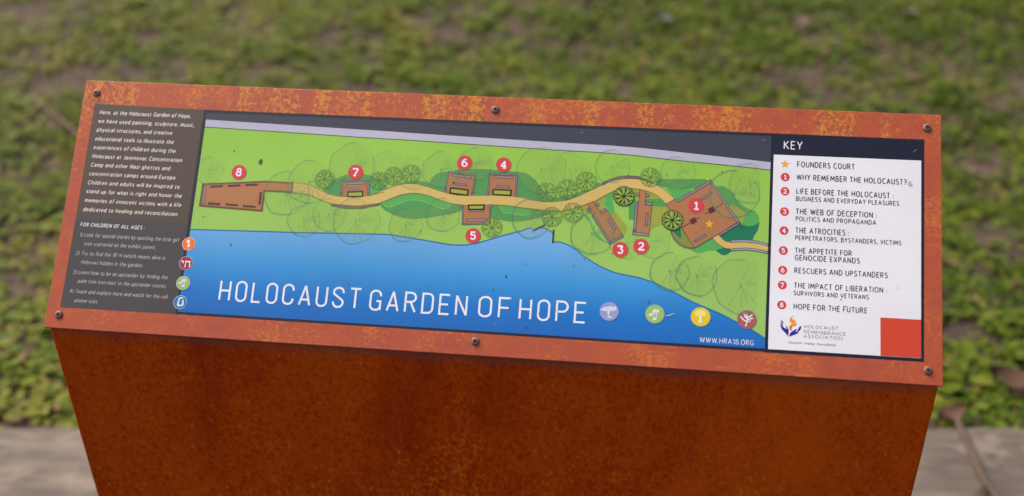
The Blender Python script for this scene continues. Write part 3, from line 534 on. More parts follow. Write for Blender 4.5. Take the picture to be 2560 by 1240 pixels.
  ('line','outline_dark',6.3,0.5,[(-26.8,17.1),(-24.2,17.3),(-24.0,14.6),(-26.6,14.5)],0,1),
  ('poly','wall_mauve',5.8,[(2.5,18.8),(5.1,18.9),(5.3,16.3),(2.7,16.1)],0),
  ('line','outline_dark',6.3,0.5,[(2.5,18.8),(5.1,18.9),(5.3,16.3),(2.7,16.1)],0,1),
  ('poly','wall_mauve',5.8,[(-17.3,12.7),(-3.6,13.7),(-3.4,11.8),(-17.1,10.8)],0),
  ('line','outline_dark',6.3,0.5,[(-17.3,12.7),(-3.6,13.7),(-3.4,11.8),(-17.1,10.8)],0,1),
  ('poly','wall_mauve',5.8,[(-19.8,2.7),(0.5,4.5),(0.8,2.0),(-19.5,0.2)],0),
  ('line','outline_dark',6.3,0.5,[(-19.8,2.7),(0.5,4.5),(0.8,2.0),(-19.5,0.2)],0,1),
  ('poly','hedge',6.6,[(-18.8,17.5),(-3.1,18.5),(-2.9,14.0),(-18.4,12.9)],0),
  ('line','outline_black',7.1,1.6,[(-18.8,17.5),(-3.1,18.5),(-2.9,14.0),(-18.4,12.9)],0,1),
 ]),
 ('map_print','court',[
  ('poly','brick',5.6,[(102.1,25.2),(107.7,28.1),(117.1,15.6),(122.6,19.7),(139.8,-6.2),(127.3,-13.5),(108.4,13.2)],0),
  ('line','outline_dark',6.1,0.5,[(102.1,25.2),(107.7,28.1),(117.1,15.6),(122.6,19.7),(139.8,-6.2),(127.3,-13.5),(108.4,13.2)],0,1),
  ('poly','wall_mauve',5.9,[(107.7,12.9),(109.5,14.2),(128.1,-12.0),(127.0,-15.8)],0),
  ('line','outline_dark',6.4,0.6,[(107.7,12.9),(109.5,14.2),(128.1,-12.0),(127.0,-15.8)],0,1),
  ('poly','wall_mauve',5.9,[(127.0,-15.8),(127.9,-12.0),(139.0,-4.4),(140.5,-6.9)],0),
  ('line','outline_dark',6.4,0.6,[(127.0,-15.8),(127.9,-12.0),(139.0,-4.4),(140.5,-6.9)],0,1),
  ('poly','wall_mauve',5.9,[(115.4,17.9),(120.6,21.8),(122.3,19.7),(117.1,15.6)],0),
  ('line','outline_dark',6.4,0.6,[(115.4,17.9),(120.6,21.8),(122.3,19.7),(117.1,15.6)],0,1),
  ('poly','wall_mauve',5.9,[(102.0,19.9),(104.9,21.5),(106.2,19.0),(103.3,17.4)],0),
  ('line','outline_dark',6.4,0.6,[(102.0,19.9),(104.9,21.5),(106.2,19.0),(103.3,17.4)],0,1),
  ('poly','wall_mauve',5.9,[(110.3,25.7),(112.7,27.0),(114.1,24.3),(111.7,23.0)],0),
  ('line','outline_dark',6.4,0.6,[(110.3,25.7),(112.7,27.0),(114.1,24.3),(111.7,23.0)],0,1),
  ('poly','wall_mauve',5.9,[(123.4,9.8),(125.4,11.1),(132.6,0.1),(130.8,-1.3)],0),
  ('line','outline_dark',6.4,0.6,[(123.4,9.8),(125.4,11.1),(132.6,0.1),(130.8,-1.3)],0,1),
 ]),
 ('map_print','court',[
  ('poly','brick',5.6,[(154.1,43.2),(160.5,41.9),(160.6,27.4),(167.1,27.0),(165.9,-2.4),(152.4,-1.8)],0),
  ('line','outline_dark',6.1,0.5,[(154.1,43.2),(160.5,41.9),(160.6,27.4),(167.1,27.0),(165.9,-2.4),(152.4,-1.8)],0,1),
  ('poly','wall_mauve',5.9,[(150.9,30.4),(153.1,30.5),(152.4,-1.6),(149.7,-1.9)],0),
  ('line','outline_dark',6.4,0.6,[(150.9,30.4),(153.1,30.5),(152.4,-1.6),(149.7,-1.9)],0,1),
  ('poly','wall_mauve',5.9,[(149.7,1.3),(152.2,1.3),(152.0,-1.6),(165.7,-2.2),(165.6,-5.0),(149.5,-4.3)],0),
  ('line','outline_dark',6.4,0.6,[(149.7,1.3),(152.2,1.3),(152.0,-1.6),(165.7,-2.2),(165.6,-5.0),(149.5,-4.3)],0,1),
  ('poly','wall_mauve',5.9,[(160.5,30.2),(167.2,30.1),(167.2,26.8),(160.3,27.2)],0),
  ('line','outline_dark',6.4,0.6,[(160.5,30.2),(167.2,30.1),(167.2,26.8),(160.3,27.2)],0,1),
  ('poly','wall_mauve',5.9,[(150.8,39.4),(153.9,39.3),(153.9,36.5),(150.7,36.6)],0),
  ('line','outline_dark',6.4,0.6,[(150.8,39.4),(153.9,39.3),(153.9,36.5),(150.7,36.6)],0,1),
  ('poly','wall_mauve',5.9,[(160.7,39.0),(163.8,38.9),(163.8,36.0),(160.7,36.1)],0),
  ('line','outline_dark',6.4,0.6,[(160.7,39.0),(163.8,38.9),(163.8,36.0),(160.7,36.1)],0,1),
  ('poly','wall_mauve',5.9,[(162.0,18.7),(164.0,18.6),(163.4,5.4),(161.3,5.4)],0),
  ('line','outline_dark',6.4,0.6,[(162.0,18.7),(164.0,18.6),(163.4,5.4),(161.3,5.4)],0,1),
 ]),
 ('map_print','court',[
  ('poly','brick',5.6,[(181.1,29.3),(189.8,34.8),(192.7,31.7),(224.2,53.8),(252.0,13.6),(234.7,0.9),(211.3,-14.5)],0),
  ('line','outline_dark',6.1,0.6,[(181.1,29.3),(189.8,34.8),(192.7,31.7),(224.2,53.8),(252.0,13.6),(234.7,0.9),(211.3,-14.5)],0,1),
  ('poly','wall_mauve',6.2,[(191.0,33.3),(224.5,57.0),(224.4,53.6),(192.7,31.5)],0),
  ('line','outline_dark',6.7,0.6,[(191.0,33.3),(224.5,57.0),(224.4,53.6),(192.7,31.5)],0,1),
  ('poly','wall_mauve',6.2,[(224.5,57.0),(255.5,13.1),(252.0,13.6),(224.4,53.6)],0),
  ('line','outline_dark',6.7,0.6,[(224.5,57.0),(255.5,13.1),(252.0,13.6),(224.4,53.6)],0,1),
  ('poly','wall_mauve',6.2,[(255.5,13.1),(236.0,-0.6),(234.5,0.9),(253.8,14.3)],0),
  ('line','outline_dark',6.7,0.6,[(255.5,13.1),(236.0,-0.6),(234.5,0.9),(253.8,14.3)],0,1),
  ('poly','wall_mauve',6.2,[(215.2,36.6),(225.6,43.9),(226.9,42.2),(216.6,34.9)],0),
  ('line','outline_dark',6.7,0.6,[(215.2,36.6),(225.6,43.9),(226.9,42.2),(216.6,34.9)],0,1),
  ('poly','wall_mauve',6.2,[(210.4,-7.4),(221.5,0.4),(222.5,-1.4),(211.5,-9.0)],0),
  ('line','outline_dark',6.7,0.6,[(210.4,-7.4),(221.5,0.4),(222.5,-1.4),(211.5,-9.0)],0,1),
  ('line','slate_line',6.4,1.0,[(220.3,20.6),(237.7,32.7)],0,0),
  ('line','slate_line',6.4,1.0,[(197.6,5.3),(215.0,17.1)],0,0),
  ('poly','maroon',6.8,[(222.9,25.8),(227.8,29.2),(230.5,24.9),(225.7,21.5)],0),
  ('line','outline_dark',7.3,0.5,[(222.9,25.8),(227.8,29.2),(230.5,24.9),(225.7,21.5)],0,1),
  ('poly','maroon',6.8,[(205.2,13.6),(210.1,17.0),(212.8,12.7),(208.0,9.3)],0),
  ('line','outline_dark',7.3,0.5,[(205.2,13.6),(210.1,17.0),(212.8,12.7),(208.0,9.3)],0,1),
 ]),
 ('map_print','dock',[
  ('poly','bar_dark',6,[(48.4,-5.1),(60.7,2.0),(61.5,0.6),(49.2,-6.5)],0),
 ]),
 ('map_print','dock',[
  ('poly','bar_dark',6,[(69.1,-3.4),(70.9,-3.4),(70.9,-17.5),(69.2,-17.5)],0),
 ]),
 ('map_print','tree_symbol',[
  ('canopy',(-297.6,41.4),14.63,0.6),
 ]),
 ('map_print','tree_symbol',[
  ('canopy',(-211.4,20.3),23.7,1),
 ]),
 ('map_print','tree_symbol',[
  ('canopy',(-188.2,34.1),23.34,1),
 ]),
 ('map_print','tree_symbol',[
  ('canopy',(-144.8,54.0),24.33,0.9),
 ]),
 ('map_print','tree_symbol',[
  ('canopy',(-189.0,-7.3),17.29,0.9),
 ]),
 ('map_print','tree_symbol',[
  ('canopy',(-163.4,0.3),17.26,0.8),
 ]),
 ('map_print','tree_symbol',[
  ('canopy',(-134.5,-5.0),24.12,0.9),
 ]),
 ('map_print','tree_symbol',[
  ('canopy',(-82.2,-6.9),17.43,0.9),
 ]),
 ('map_print','tree_symbol',[
  ('canopy',(-44.7,5.9),17.4,1),
 ]),
 ('map_print','tree_symbol',[
  ('canopy',(-51.2,54.3),19.2,0.8),
 ]),
 ('map_print','tree_symbol',[
  ('canopy',(-16.0,62.3),17.61,0.8),
 ]),
 ('map_print','tree_symbol',[
  ('canopy',(53.0,58.7),25.1,0.8),
 ]),
 ('map_print','tree_symbol',[
  ('canopy',(46.6,7.2),20.17,1.4),
 ]),
 ('map_print','tree_symbol',[
  ('canopy',(82.9,58.8),20.7,0.4),
 ]),
 ('map_print','tree_symbol',[
  ('canopy',(124.9,66.2),17.54,0.9),
 ]),
 ('map_print','tree_symbol',[
  ('canopy',(108.7,-5.6),21.34,1.6),
 ]),
 ('map_print','tree_symbol',[
  ('canopy',(143.9,-12.5),16.91,0.5),
 ]),
 ('map_print','tree_symbol',[
  ('canopy',(170.0,-10.1),16.92,0.5),
 ]),
 ('map_print','tree_symbol',[
  ('canopy',(191.5,62.9),17.24,0.7),
 ]),
 ('map_print','tree_symbol',[
  ('canopy',(248.1,43.3),24.46,1.6),
 ]),
 ('map_print','tree_symbol',[
  ('canopy',(263.5,55.1),20.85,0.8),
 ]),
 ('map_print','tree_symbol',[
  ('canopy',(287.5,20.6),12.6,0.6),
 ]),
 ('map_print','tree_symbol',[
  ('canopy',(188.2,-39.9),19.18,1.6),
 ]),
 ('map_print','tree_symbol',[
  ('canopy',(214.9,-42.5),19.9,1.6),
 ]),
 ('map_print','tree_symbol',[
  ('canopy',(257.9,-50.0),27.53,1.0),
 ]),
 ('map_print','tree_symbol',[
  ('canopy',(-105.7,53.2),18.62,0.4),
 ]),
 ('map_print','tree_symbol',[
  ('canopy',(288.3,54.6),16.12,0.4),
 ]),
 ('map_print','tree_symbol',[
  ('canopy',(-77.6,48.3),17.49,0.5),
 ]),
 ('map_print','shrub_symbol',[
  ('bush',(-172.4,37.5),10.62,0),
 ]),
 ('map_print','shrub_symbol',[
  ('bush',(-115.4,38.6),9.81,0),
 ]),
 ('map_print','shrub_symbol',[
  ('bush',(-100.2,44.6),9.81,0),
 ]),
 ('map_print','shrub_symbol',[
  ('bush',(-82.1,47.9),10.3,0),
 ]),
 ('map_print','shrub_symbol',[
  ('bush',(7.0,-4.6),10.52,0),
 ]),
 ('map_print','shrub_symbol',[
  ('bush',(59.9,35.3),10.52,0),
 ]),
 ('map_print','shrub_symbol',[
  ('bush',(80.8,39.7),10.59,0),
 ]),
 ('map_print','shrub_symbol',[
  ('bush',(99.5,49.0),10.6,0),
 ]),
 ('map_print','shrub_symbol',[
  ('bush',(67.2,9.9),10.52,0),
 ]),
 ('map_print','shrub_symbol',[
  ('bush',(88.3,15.3),10.51,0),
 ]),
 ('map_print','shrub_symbol',[
  ('bush',(164.1,56.6),10.52,0),
 ]),
 ('map_print','shrub_symbol',[
  ('bush',(138.6,35.2),10.68,1),
 ]),
 ('map_print','shrub_symbol',[
  ('bush',(188.3,12.6),10.71,1),
 ]),
 ('map_print','number_marker',[
  ('disc','red',9,(-265.2,40.6),7.98),
  ('digit','white',9.6,'8',(-265.2,40.6),7.98),
 ]),
 ('map_print','number_marker',[
  ('disc','red',9,(-140.4,46.8),7.98),
  ('digit','white',9.6,'7',(-140.4,46.8),7.98),
 ]),
 ('map_print','number_marker',[
  ('disc','red',9,(-26.9,62.5),7.91),
  ('digit','white',9.6,'6',(-26.9,62.5),7.91),
 ]),
 ('map_print','number_marker',[
  ('disc','red',9,(13.7,62.5),7.86),
  ('digit','white',9.6,'4',(13.7,62.5),7.86),
 ]),
 ('map_print','number_marker',[
  ('disc','red',9,(-11.5,-14.3),7.82),
  ('digit','white',9.6,'5',(-11.5,-14.3),7.82),
 ]),
 ('map_print','number_marker',[
  ('disc','red',9,(138.1,-20.5),7.86),
  ('digit','white',9.6,'3',(138.1,-20.5),7.86),
 ]),
 ('map_print','number_marker',[
  ('disc','red',9,(158.5,-15.9),7.85),
  ('digit','white',9.6,'2',(158.5,-15.9),7.85),
 ]),
 ('map_print','number_marker',[
  ('disc','red',9,(211.1,29.1),7.92),
  ('digit','white',9.6,'1',(211.1,29.1),7.92),
 ]),
 ('map_print','star_marker',[
  ('star','gold',9,(225.0,10.6),4.91),
 ]),
 ('map_print','title_text',[
  ('text', 'white', 4, 'title', 'HOLOCAUST', -268.5, -119.5, -97.2, 21.96, 0.096, 0),
  ('text', 'white', 4, 'title', 'GARDEN', -111.0, -10.9, -97.6, 21.63, 0.096, 0),
  ('text', 'white', 4, 'title', 'OF', 0.1, 32.3, -97.4, 21.68, 0.096, 0),
  ('text', 'white', 4, 'title', 'HOPE', 41.2, 108.0, -97.5, 21.78, 0.096, 0),
 ]),
 ('map_print','web_address',[
  ('text', 'white', 4, 'sans', 'WWW.HRA18.ORG', 220.1, 272.2, -108.8, 5.34, 0.11, 0),
 ]),
 ('map_print','girl_badge',[
  ('disc','white',6.5,(-308.2,-39.6),7.06),
  ('disc','orange',7,(-308.2,-39.6),6.69),
  ('poly','white',8,[(-310.7,-35.9),(-309.5,-34.9),(-307.9,-35.0),(-307.3,-36.1),(-307.5,-37.6),(-307.8,-38.3),(-306.3,-42.0),(-307.5,-42.4),(-307.5,-44.0),(-306.9,-44.5),(-308.2,-44.6),(-308.4,-42.4),(-309.6,-42.2),(-309.0,-38.7),(-309.7,-37.7),(-310.3,-38.5),(-311.0,-38.3)],0),
 ]),
 ('map_print','hebrew_badge',[
  ('disc','white',6.5,(-308.2,-60.0),7.23),
  ('disc','crimson',7,(-308.2,-60.0),6.94),
  ('poly','white',8,[(-313.5,-57.3),(-311.1,-57.7),(-310.5,-58.7),(-310.7,-60.8),(-311.5,-59.4),(-312.7,-59.2)],0),
  ('poly','white',8,[(-309.4,-57.6),(-303.4,-57.6),(-303.6,-59.1),(-303.2,-64.1),(-304.5,-63.9),(-304.6,-59.3),(-308.1,-59.2),(-308.3,-64.7),(-309.4,-64.3),(-308.8,-59.4)],0),
 ]),
 ('map_print','palm_badge',[
  ('disc','white',6.5,(-308.1,-81.1),7.26),
  ('disc','leaf_green',7,(-308.1,-81.1),6.97),
  ('poly','white',8,[(-307.6,-79.1),(-307.1,-79.1),(-306.3,-81.6),(-306.4,-84.4),(-305.4,-84.8),(-310.8,-85.3),(-308.4,-84.5),(-308.7,-84.2),(-310.2,-81.1),(-309.9,-81.1),(-308.1,-83.7),(-307.2,-83.5),(-306.9,-81.7)],0),
  ('poly','white',8.2,[(-307.5,-78.4),(-309.1,-79.2),(-310.9,-80.0),(-309.5,-78.4)],0),
  ('poly','white',8.25,[(-307.5,-78.4),(-309.5,-78.4),(-311.2,-78.4),(-309.4,-77.6)],0),
  ('poly','white',8.299999999999999,[(-307.5,-78.4),(-309.3,-77.5),(-310.5,-76.8),(-308.8,-76.9)],0),
  ('poly','white',8.35,[(-307.5,-78.4),(-308.5,-77.0),(-308.5,-76.2),(-307.7,-76.8)],0),
  ('poly','white',8.399999999999999,[(-307.5,-78.4),(-307.3,-76.7),(-306.2,-76.2),(-306.5,-77.1)],0),
  ('poly','white',8.45,[(-307.5,-78.4),(-306.2,-77.0),(-304.1,-77.1),(-305.6,-77.7)],0),
  ('poly','white',8.5,[(-307.5,-78.4),(-305.7,-77.8),(-303.8,-79.0),(-305.7,-78.7)],0),
  ('poly','white',8.549999999999999,[(-307.5,-78.4),(-306.1,-78.5),(-304.9,-80.2),(-306.5,-79.2)],0),
  ('poly','white',8.6,[(-307.5,-78.4),(-307.9,-79.3),(-308.9,-80.5),(-308.7,-78.8)],0),
  ('poly','white',8.7,[(-310.3,-80.9),(-311.7,-81.6),(-313.3,-81.8),(-311.9,-80.8)],0),
  ('poly','white',8.75,[(-310.3,-80.9),(-311.7,-81.0),(-313.0,-80.7),(-311.6,-80.2)],0),
  ('poly','white',8.799999999999999,[(-310.3,-80.9),(-311.3,-80.4),(-311.7,-79.9),(-310.7,-80.0)],0),
  ('poly','white',8.85,[(-310.3,-80.9),(-310.1,-79.9),(-309.1,-79.6),(-309.3,-80.2)],0),
  ('poly','white',8.899999999999999,[(-310.3,-80.9),(-309.4,-80.2),(-308.1,-80.6),(-309.0,-80.9)],0),
  ('poly','white',8.95,[(-310.3,-80.9),(-310.9,-82.0),(-312.2,-82.9),(-311.6,-81.5)],0),
 ]),
 ('map_print','phone_badge',[
  ('disc','white',6.5,(-308.3,-101.3),7.15),
  ('disc','badge_blue',7,(-308.3,-101.3),6.79),
  ('line','white',8,1.4,[(-305.8,-96.6),(-309.6,-97.1),(-310.5,-103.1),(-308.6,-104.8),(-304.7,-104.2),(-305.4,-102.8),(-304.9,-101.3),(-305.8,-100.0),(-305.5,-98.5)],0,0),
  ('poly','white',8.2,[(-310.4,-97.8),(-309.6,-97.1),(-309.9,-103.2),(-308.7,-104.4),(-309.4,-106.2),(-311.4,-104.2)],0),
  ('poly','white',8.3,[(-309.4,-106.2),(-308.7,-104.4),(-304.8,-103.6),(-304.9,-104.5),(-308.4,-105.1)],0),
 ]),
 ('map_print','tree_badge',[
  ('disc','lavender',7,(130.7,-83.8),9.42),
  ('poly','white',8,[(128.9,-83.5),(130.4,-83.7),(130.8,-84.5),(130.2,-86.0),(131.6,-88.7),(135.1,-89.4),(131.7,-90.1),(128.2,-89.7),(131.0,-89.0),(129.3,-86.0)],0),
  ('poly','white',8.1,[(130.6,-83.4),(131.3,-83.3),(130.8,-86.3),(130.4,-86.0)],0),
  ('poly','pale_lavender',8.2,[(122.6,-81.5),(127.0,-81.2),(127.1,-82.7),(122.7,-83.0)],1),
  ('poly','pale_lavender',8.26,[(125.1,-79.8),(130.7,-79.5),(130.9,-82.1),(125.2,-82.5)],1),
  ('poly','pale_lavender',8.319999999999999,[(129.1,-79.3),(135.4,-78.9),(135.6,-81.5),(129.3,-81.8)],1),
  ('poly','pale_lavender',8.379999999999999,[(133.6,-79.8),(137.4,-79.6),(137.5,-81.9),(133.7,-82.1)],1),
  ('poly','pale_lavender',8.44,[(124.9,-82.2),(135.6,-81.5),(135.7,-82.9),(125.0,-83.6)],1),
  ('poly','pale_lavender',8.5,[(130.5,-78.8),(132.8,-78.7),(132.8,-79.7),(130.6,-79.8)],1),
  ('poly','pale_lavender',8.559999999999999,[(135.8,-78.4),(136.9,-78.4),(137.0,-79.9),(135.9,-79.9)],1),
 ]),
 ('map_print','palm_badge',[
  ('disc','leaf_green',7,(175.6,-83.6),9.36),
  ('poly','white',8,[(176.3,-82.1),(176.9,-82.0),(177.6,-85.3),(177.1,-88.9),(178.4,-89.4),(171.5,-90.0),(174.7,-89.0),(174.4,-88.6),(172.8,-84.6),(173.2,-84.6),(175.1,-87.9),(176.3,-87.7),(176.8,-85.3)],0),
  ('poly','white',8.2,[(176.4,-81.1),(174.4,-82.1),(172.1,-83.2),(174.0,-81.1)],0),
  ('poly','white',8.25,[(176.4,-81.1),(174.1,-81.1),(171.9,-81.1),(174.2,-80.0)],0),
  ('poly','white',8.299999999999999,[(176.4,-81.1),(174.3,-79.9),(173.0,-79.0),(175.0,-79.1)],0),
  ('poly','white',8.35,[(176.4,-81.1),(175.5,-79.3),(175.6,-78.2),(176.5,-79.0)],0),
  ('poly','white',8.399999999999999,[(176.4,-81.1),(176.9,-78.9),(178.4,-78.2),(177.9,-79.4)],0),
  ('poly','white',8.45,[(176.4,-81.1),(178.3,-79.2),(180.8,-79.4),(178.9,-80.2)],0),
  ('poly','white',8.5,[(176.4,-81.1),(178.8,-80.4),(181.0,-81.8),(178.7,-81.5)],0),
  ('poly','white',8.549999999999999,[(176.4,-81.1),(178.3,-81.3),(179.5,-83.4),(177.6,-82.1)],0),
  ('poly','white',8.6,[(176.4,-81.1),(175.9,-82.3),(174.5,-83.9),(175.0,-81.6)],0),
  ('poly','white',8.7,[(172.8,-84.3),(170.9,-85.2),(168.9,-85.5),(170.7,-84.1)],0),
  ('poly','white',8.75,[(172.8,-84.3),(170.9,-84.5),(169.5,-84.1),(171.3,-83.5)],0),
  ('poly','white',8.799999999999999,[(172.8,-84.3),(171.5,-83.7),(171.2,-83.0),(172.4,-83.1)],0),
  ('poly','white',8.85,[(172.8,-84.3),(173.1,-83.0),(174.4,-82.6),(174.0,-83.5)],0),
  ('poly','white',8.899999999999999,[(172.8,-84.3),(173.9,-83.4),(175.5,-83.9),(174.3,-84.4)],0),
  ('poly','white',8.95,[(172.8,-84.3),(171.8,-85.8),(170.1,-87.0),(171.0,-85.0)],0),
 ]),
 ('map_print','oak_badge',[
  ('disc','yellow',7,(220.2,-83.7),9.49),
  ('poly','white',8,[(218.8,-81.5),(220.6,-81.4),(221.1,-85.8),(222.2,-89.9),(220.4,-89.1),(217.9,-89.7),(219.2,-86.2)],0),
  ('line','pale_yellow',8.1,1.15,[(220.0,-81.7),(222.7,-82.3),(225.1,-82.7)],0,0),
  ('line','pale_yellow',8.139999999999999,1.15,[(220.1,-81.7),(222.3,-81.6),(224.3,-81.8)],0,0),
  ('line','pale_yellow',8.18,1.15,[(220.1,-81.7),(223.0,-81.4),(225.7,-81.3)],0,0),
  ('line','pale_yellow',8.219999999999999,1.15,[(220.1,-81.7),(222.4,-80.9),(224.5,-80.7)],0,0),
  ('line','pale_yellow',8.26,1.15,[(220.1,-81.7),(223.0,-80.3),(225.7,-79.9)],0,0),
  ('line','pale_yellow',8.299999999999999,1.15,[(220.1,-81.7),(222.3,-80.1),(224.3,-79.6)],0,0),
  ('line','pale_yellow',8.34,1.15,[(220.1,-81.7),(222.7,-79.4),(225.2,-78.6)],0,0),
  ('line','pale_yellow',8.379999999999999,1.15,[(220.0,-81.7),(221.9,-79.4),(223.7,-78.6)],0,0),
  ('line','pale_yellow',8.42,1.15,[(220.0,-81.7),(222.2,-78.6),(224.2,-77.4)],0,0),
  ('line','pale_yellow',8.459999999999999,1.15,[(219.9,-81.7),(221.4,-78.8),(222.7,-77.8)],0,0),
  ('line','pale_yellow',8.5,1.15,[(219.9,-81.7),(221.4,-78.0),(222.7,-76.6)],0,0),
  ('line','pale_yellow',8.54,1.15,[(219.8,-81.7),(220.7,-78.5),(221.5,-77.3)],0,0),
  ('line','pale_yellow',8.58,1.15,[(219.8,-81.7),(220.5,-77.7),(221.1,-76.2)],0,0),
  ('line','pale_yellow',8.62,1.15,[(219.7,-81.7),(220.0,-78.4),(220.1,-77.2)],0,0),
  ('line','pale_yellow',8.66,1.15,[(219.7,-81.7),(219.5,-77.7),(219.3,-76.2)],0,0),
  ('line','pale_yellow',8.7,1.15,[(219.6,-81.7),(219.2,-78.5),(218.7,-77.4)],0,0),
  ('line','pale_yellow',8.74,1.15,[(219.6,-81.7),(218.5,-78.0),(217.6,-76.7)],0,0),
  ('line','pale_yellow',8.78,1.15,[(219.5,-81.7),(218.5,-78.8),(217.5,-77.9)],0,0),
  ('line','pale_yellow',8.82,1.15,[(219.5,-81.7),(217.7,-78.6),(216.1,-77.6)],0,0),
  ('line','pale_yellow',8.86,1.15,[(219.4,-81.7),(218.0,-79.4),(216.5,-78.7)],0,0),
  ('line','pale_yellow',8.9,1.15,[(219.4,-81.7),(217.1,-79.4),(215.0,-78.8)],0,0),
  ('line','pale_yellow',8.94,1.15,[(219.4,-81.7),(217.6,-80.1),(215.8,-79.7)],0,0),
  ('line','pale_yellow',8.98,1.15,[(219.3,-81.7),(216.8,-80.4),(214.4,-80.1)],0,0),
  ('line','pale_yellow',9.02,1.15,[(219.3,-81.7),(217.5,-80.9),(215.6,-80.8)],0,0),
  ('line','pale_yellow',9.059999999999999,1.15,[(219.3,-81.7),(216.8,-81.4),(214.4,-81.6)],0,0),
  ('line','pale_yellow',9.1,1.15,[(219.4,-81.7),(217.6,-81.7),(215.8,-81.9)],0,0),
  ('line','pale_yellow',9.14,1.15,[(219.4,-81.7),(217.1,-82.4),(214.9,-82.9)],0,0),
  ('line','pale_yellow',9.18,1.15,[(219.4,-81.7),(217.9,-82.4),(216.4,-82.9)],0,0),
 ]),
 ('map_print','bare_tree_badge',[
  ('disc','dusty_red',7,(265.0,-83.6),9.37),
  ('poly','white',8,[(263.1,-90.5),(264.5,-90.6),(265.2,-86.8),(265.9,-82.4),(265.3,-81.1),(264.7,-83.1),(264.7,-85.6)],0),
  ('line','white',8.2,1.2,[(264.9,-85.6),(261.5,-83.9),(258.7,-80.9)],0,0),
  ('line','white',8.26,0.8,[(260.9,-83.4),(259.5,-82.4)],0,0),
  ('line','white',8.319999999999999,1.2,[(265.3,-82.4),(263.3,-81.2),(261.8,-77.8)],0,0),
  ('line','white',8.379999999999999,0.8,[(263.3,-81.2),(262.2,-80.6)],0,0),
  ('line','white',8.44,0.8,[(265.3,-82.1),(265.1,-78.6)],0,0),
  ('line','white',8.5,0.8,[(264.2,-81.2),(264.0,-78.7)],0,0),
  ('line','white',8.559999999999999,1.2,[(265.5,-81.7),(268.2,-80.3),(270.0,-78.3)],0,0),
  ('line','white',8.62,1.2,[(265.4,-84.2),(268.3,-82.5),(270.7,-82.1)],0,0),
  ('line','white',8.68,0.8,[(265.2,-85.9),(267.4,-85.4),(268.5,-84.4)],0,0),
 ]),
 ('key_print','key_print',[
  ('poly','key_navy',1.2,[(283.2,108.4),(433.5,109.3),(432.5,-114.2),(282.6,-114.7)],0),
  ('poly','key_white',2,[(286.3,86.6),(430.4,87.2),(429.7,-110.9),(286.0,-111.2)],0),
 ]),
 ('key_print','key_text',[
  ('text', 'white', 4, 'sans', 'KEY', 295.8, 314.6, 92.8, 8.98, 0.12, 0),
  ('text', 'key_ink', 4, 'sans', 'FOUNDERS COURT', 309.5, 366.1, 74.5, 6.18, 0.145, 0),
  ('text', 'key_ink', 4, 'sans', 'WHY REMEMBER THE HOLOCAUST?', 309.2, 416.5, 61.1, 6.15, 0.145, 0),
  ('text', 'key_ink', 4, 'sans', 'LIFE BEFORE THE HOLOCAUST :', 309.3, 403.9, 46.4, 6.11, 0.145, 0),
  ('text', 'key_ink', 4, 'sans', 'BUSINESS AND EVERYDAY PLEASURES', 309.1, 409.2, 39.2, 5.03, 0.145, 0),
  ('text', 'key_ink', 4, 'sans', 'THE WEB OF DECEPTION :', 309.2, 387.6, 25.6, 6.06, 0.145, 0),
  ('text', 'key_ink', 4, 'sans', 'POLITICS AND PROPAGANDA', 309.2, 387.2, 18.5, 4.98, 0.145, 0),
  ('text', 'key_ink', 4, 'sans', 'THE ATROCITIES :', 309.2, 361.2, 6.1, 6.02, 0.145, 0),
  ('text', 'key_ink', 4, 'sans', 'PERPETRATORS, BYSTANDERS, VICTIMS', 309.3, 411.4, -0.9, 4.95, 0.145, 0),
  ('text', 'key_ink', 4, 'sans', 'THE APPETITE FOR', 309.1, 364.1, -14.3, 5.84, 0.145, 0),
  ('text', 'key_ink', 4, 'sans', 'GENOCIDE EXPANDS', 309.3, 371.9, -21.5, 5.83, 0.145, 0),
  ('text', 'key_ink', 4, 'sans', 'RESCUERS AND UPSTANDERS', 309.1, 398.5, -34.5, 5.8, 0.145, 0),
  ('text', 'key_ink', 4, 'sans', 'THE IMPACT OF LIBERATION :', 309.1, 397.8, -49.4, 5.76, 0.145, 0),
  ('text', 'key_ink', 4, 'sans', 'SURVIVORS AND VETERANS', 309.0, 380.8, -56.7, 4.89, 0.145, 0),
  ('text', 'key_ink', 4, 'sans', 'HOPE FOR THE FUTURE', 309.2, 379.5, -70.5, 5.83, 0.145, 0),
 ]),
 ('key_print','star_marker',[
  ('star','gold',4,(297.7,77.0),4.84),
 ]),
 ('key_print','number_marker',[
  ('disc','red',4,(298.1,63.5),4.4),
  ('digit','white',4.6,'1',(298.1,63.5),4.4),
 ]),
 ('key_print','number_marker',[
  ('disc','red',4,(298.3,48.7),4.38),
  ('digit','white',4.6,'2',(298.3,48.7),4.38),
 ]),
 ('key_print','number_marker',[
  ('disc','red',4,(298.3,27.6),4.35),
  ('digit','white',4.6,'3',(298.3,27.6),4.35),
 ]),
 ('key_print','number_marker',[
  ('disc','red',4,(298.3,8.1),4.33),
  ('digit','white',4.6,'4',(298.3,8.1),4.33),
 ]),
 ('key_print','number_marker',[
  ('disc','red',4,(298.1,-12.3),4.38),
  ('digit','white',4.6,'5',(298.1,-12.3),4.38),
 ]),
 ('key_print','number_marker',[
  ('disc','red',4,(298.0,-32.2),4.35),
  ('digit','white',4.6,'6',(298.0,-32.2),4.35),
 ]),
 ('key_print','number_marker',[
  ('disc','red',4,(298.0,-47.1),4.33),
  ('digit','white',4.6,'7',(298.0,-47.1),4.33),
 ]),
 ('key_print','number_marker',[
  ('disc','red',4,(297.9,-67.0),4.31),
  ('digit','white',4.6,'8',(297.9,-67.0),4.31),
 ]),
 ('key_print','emblem',[
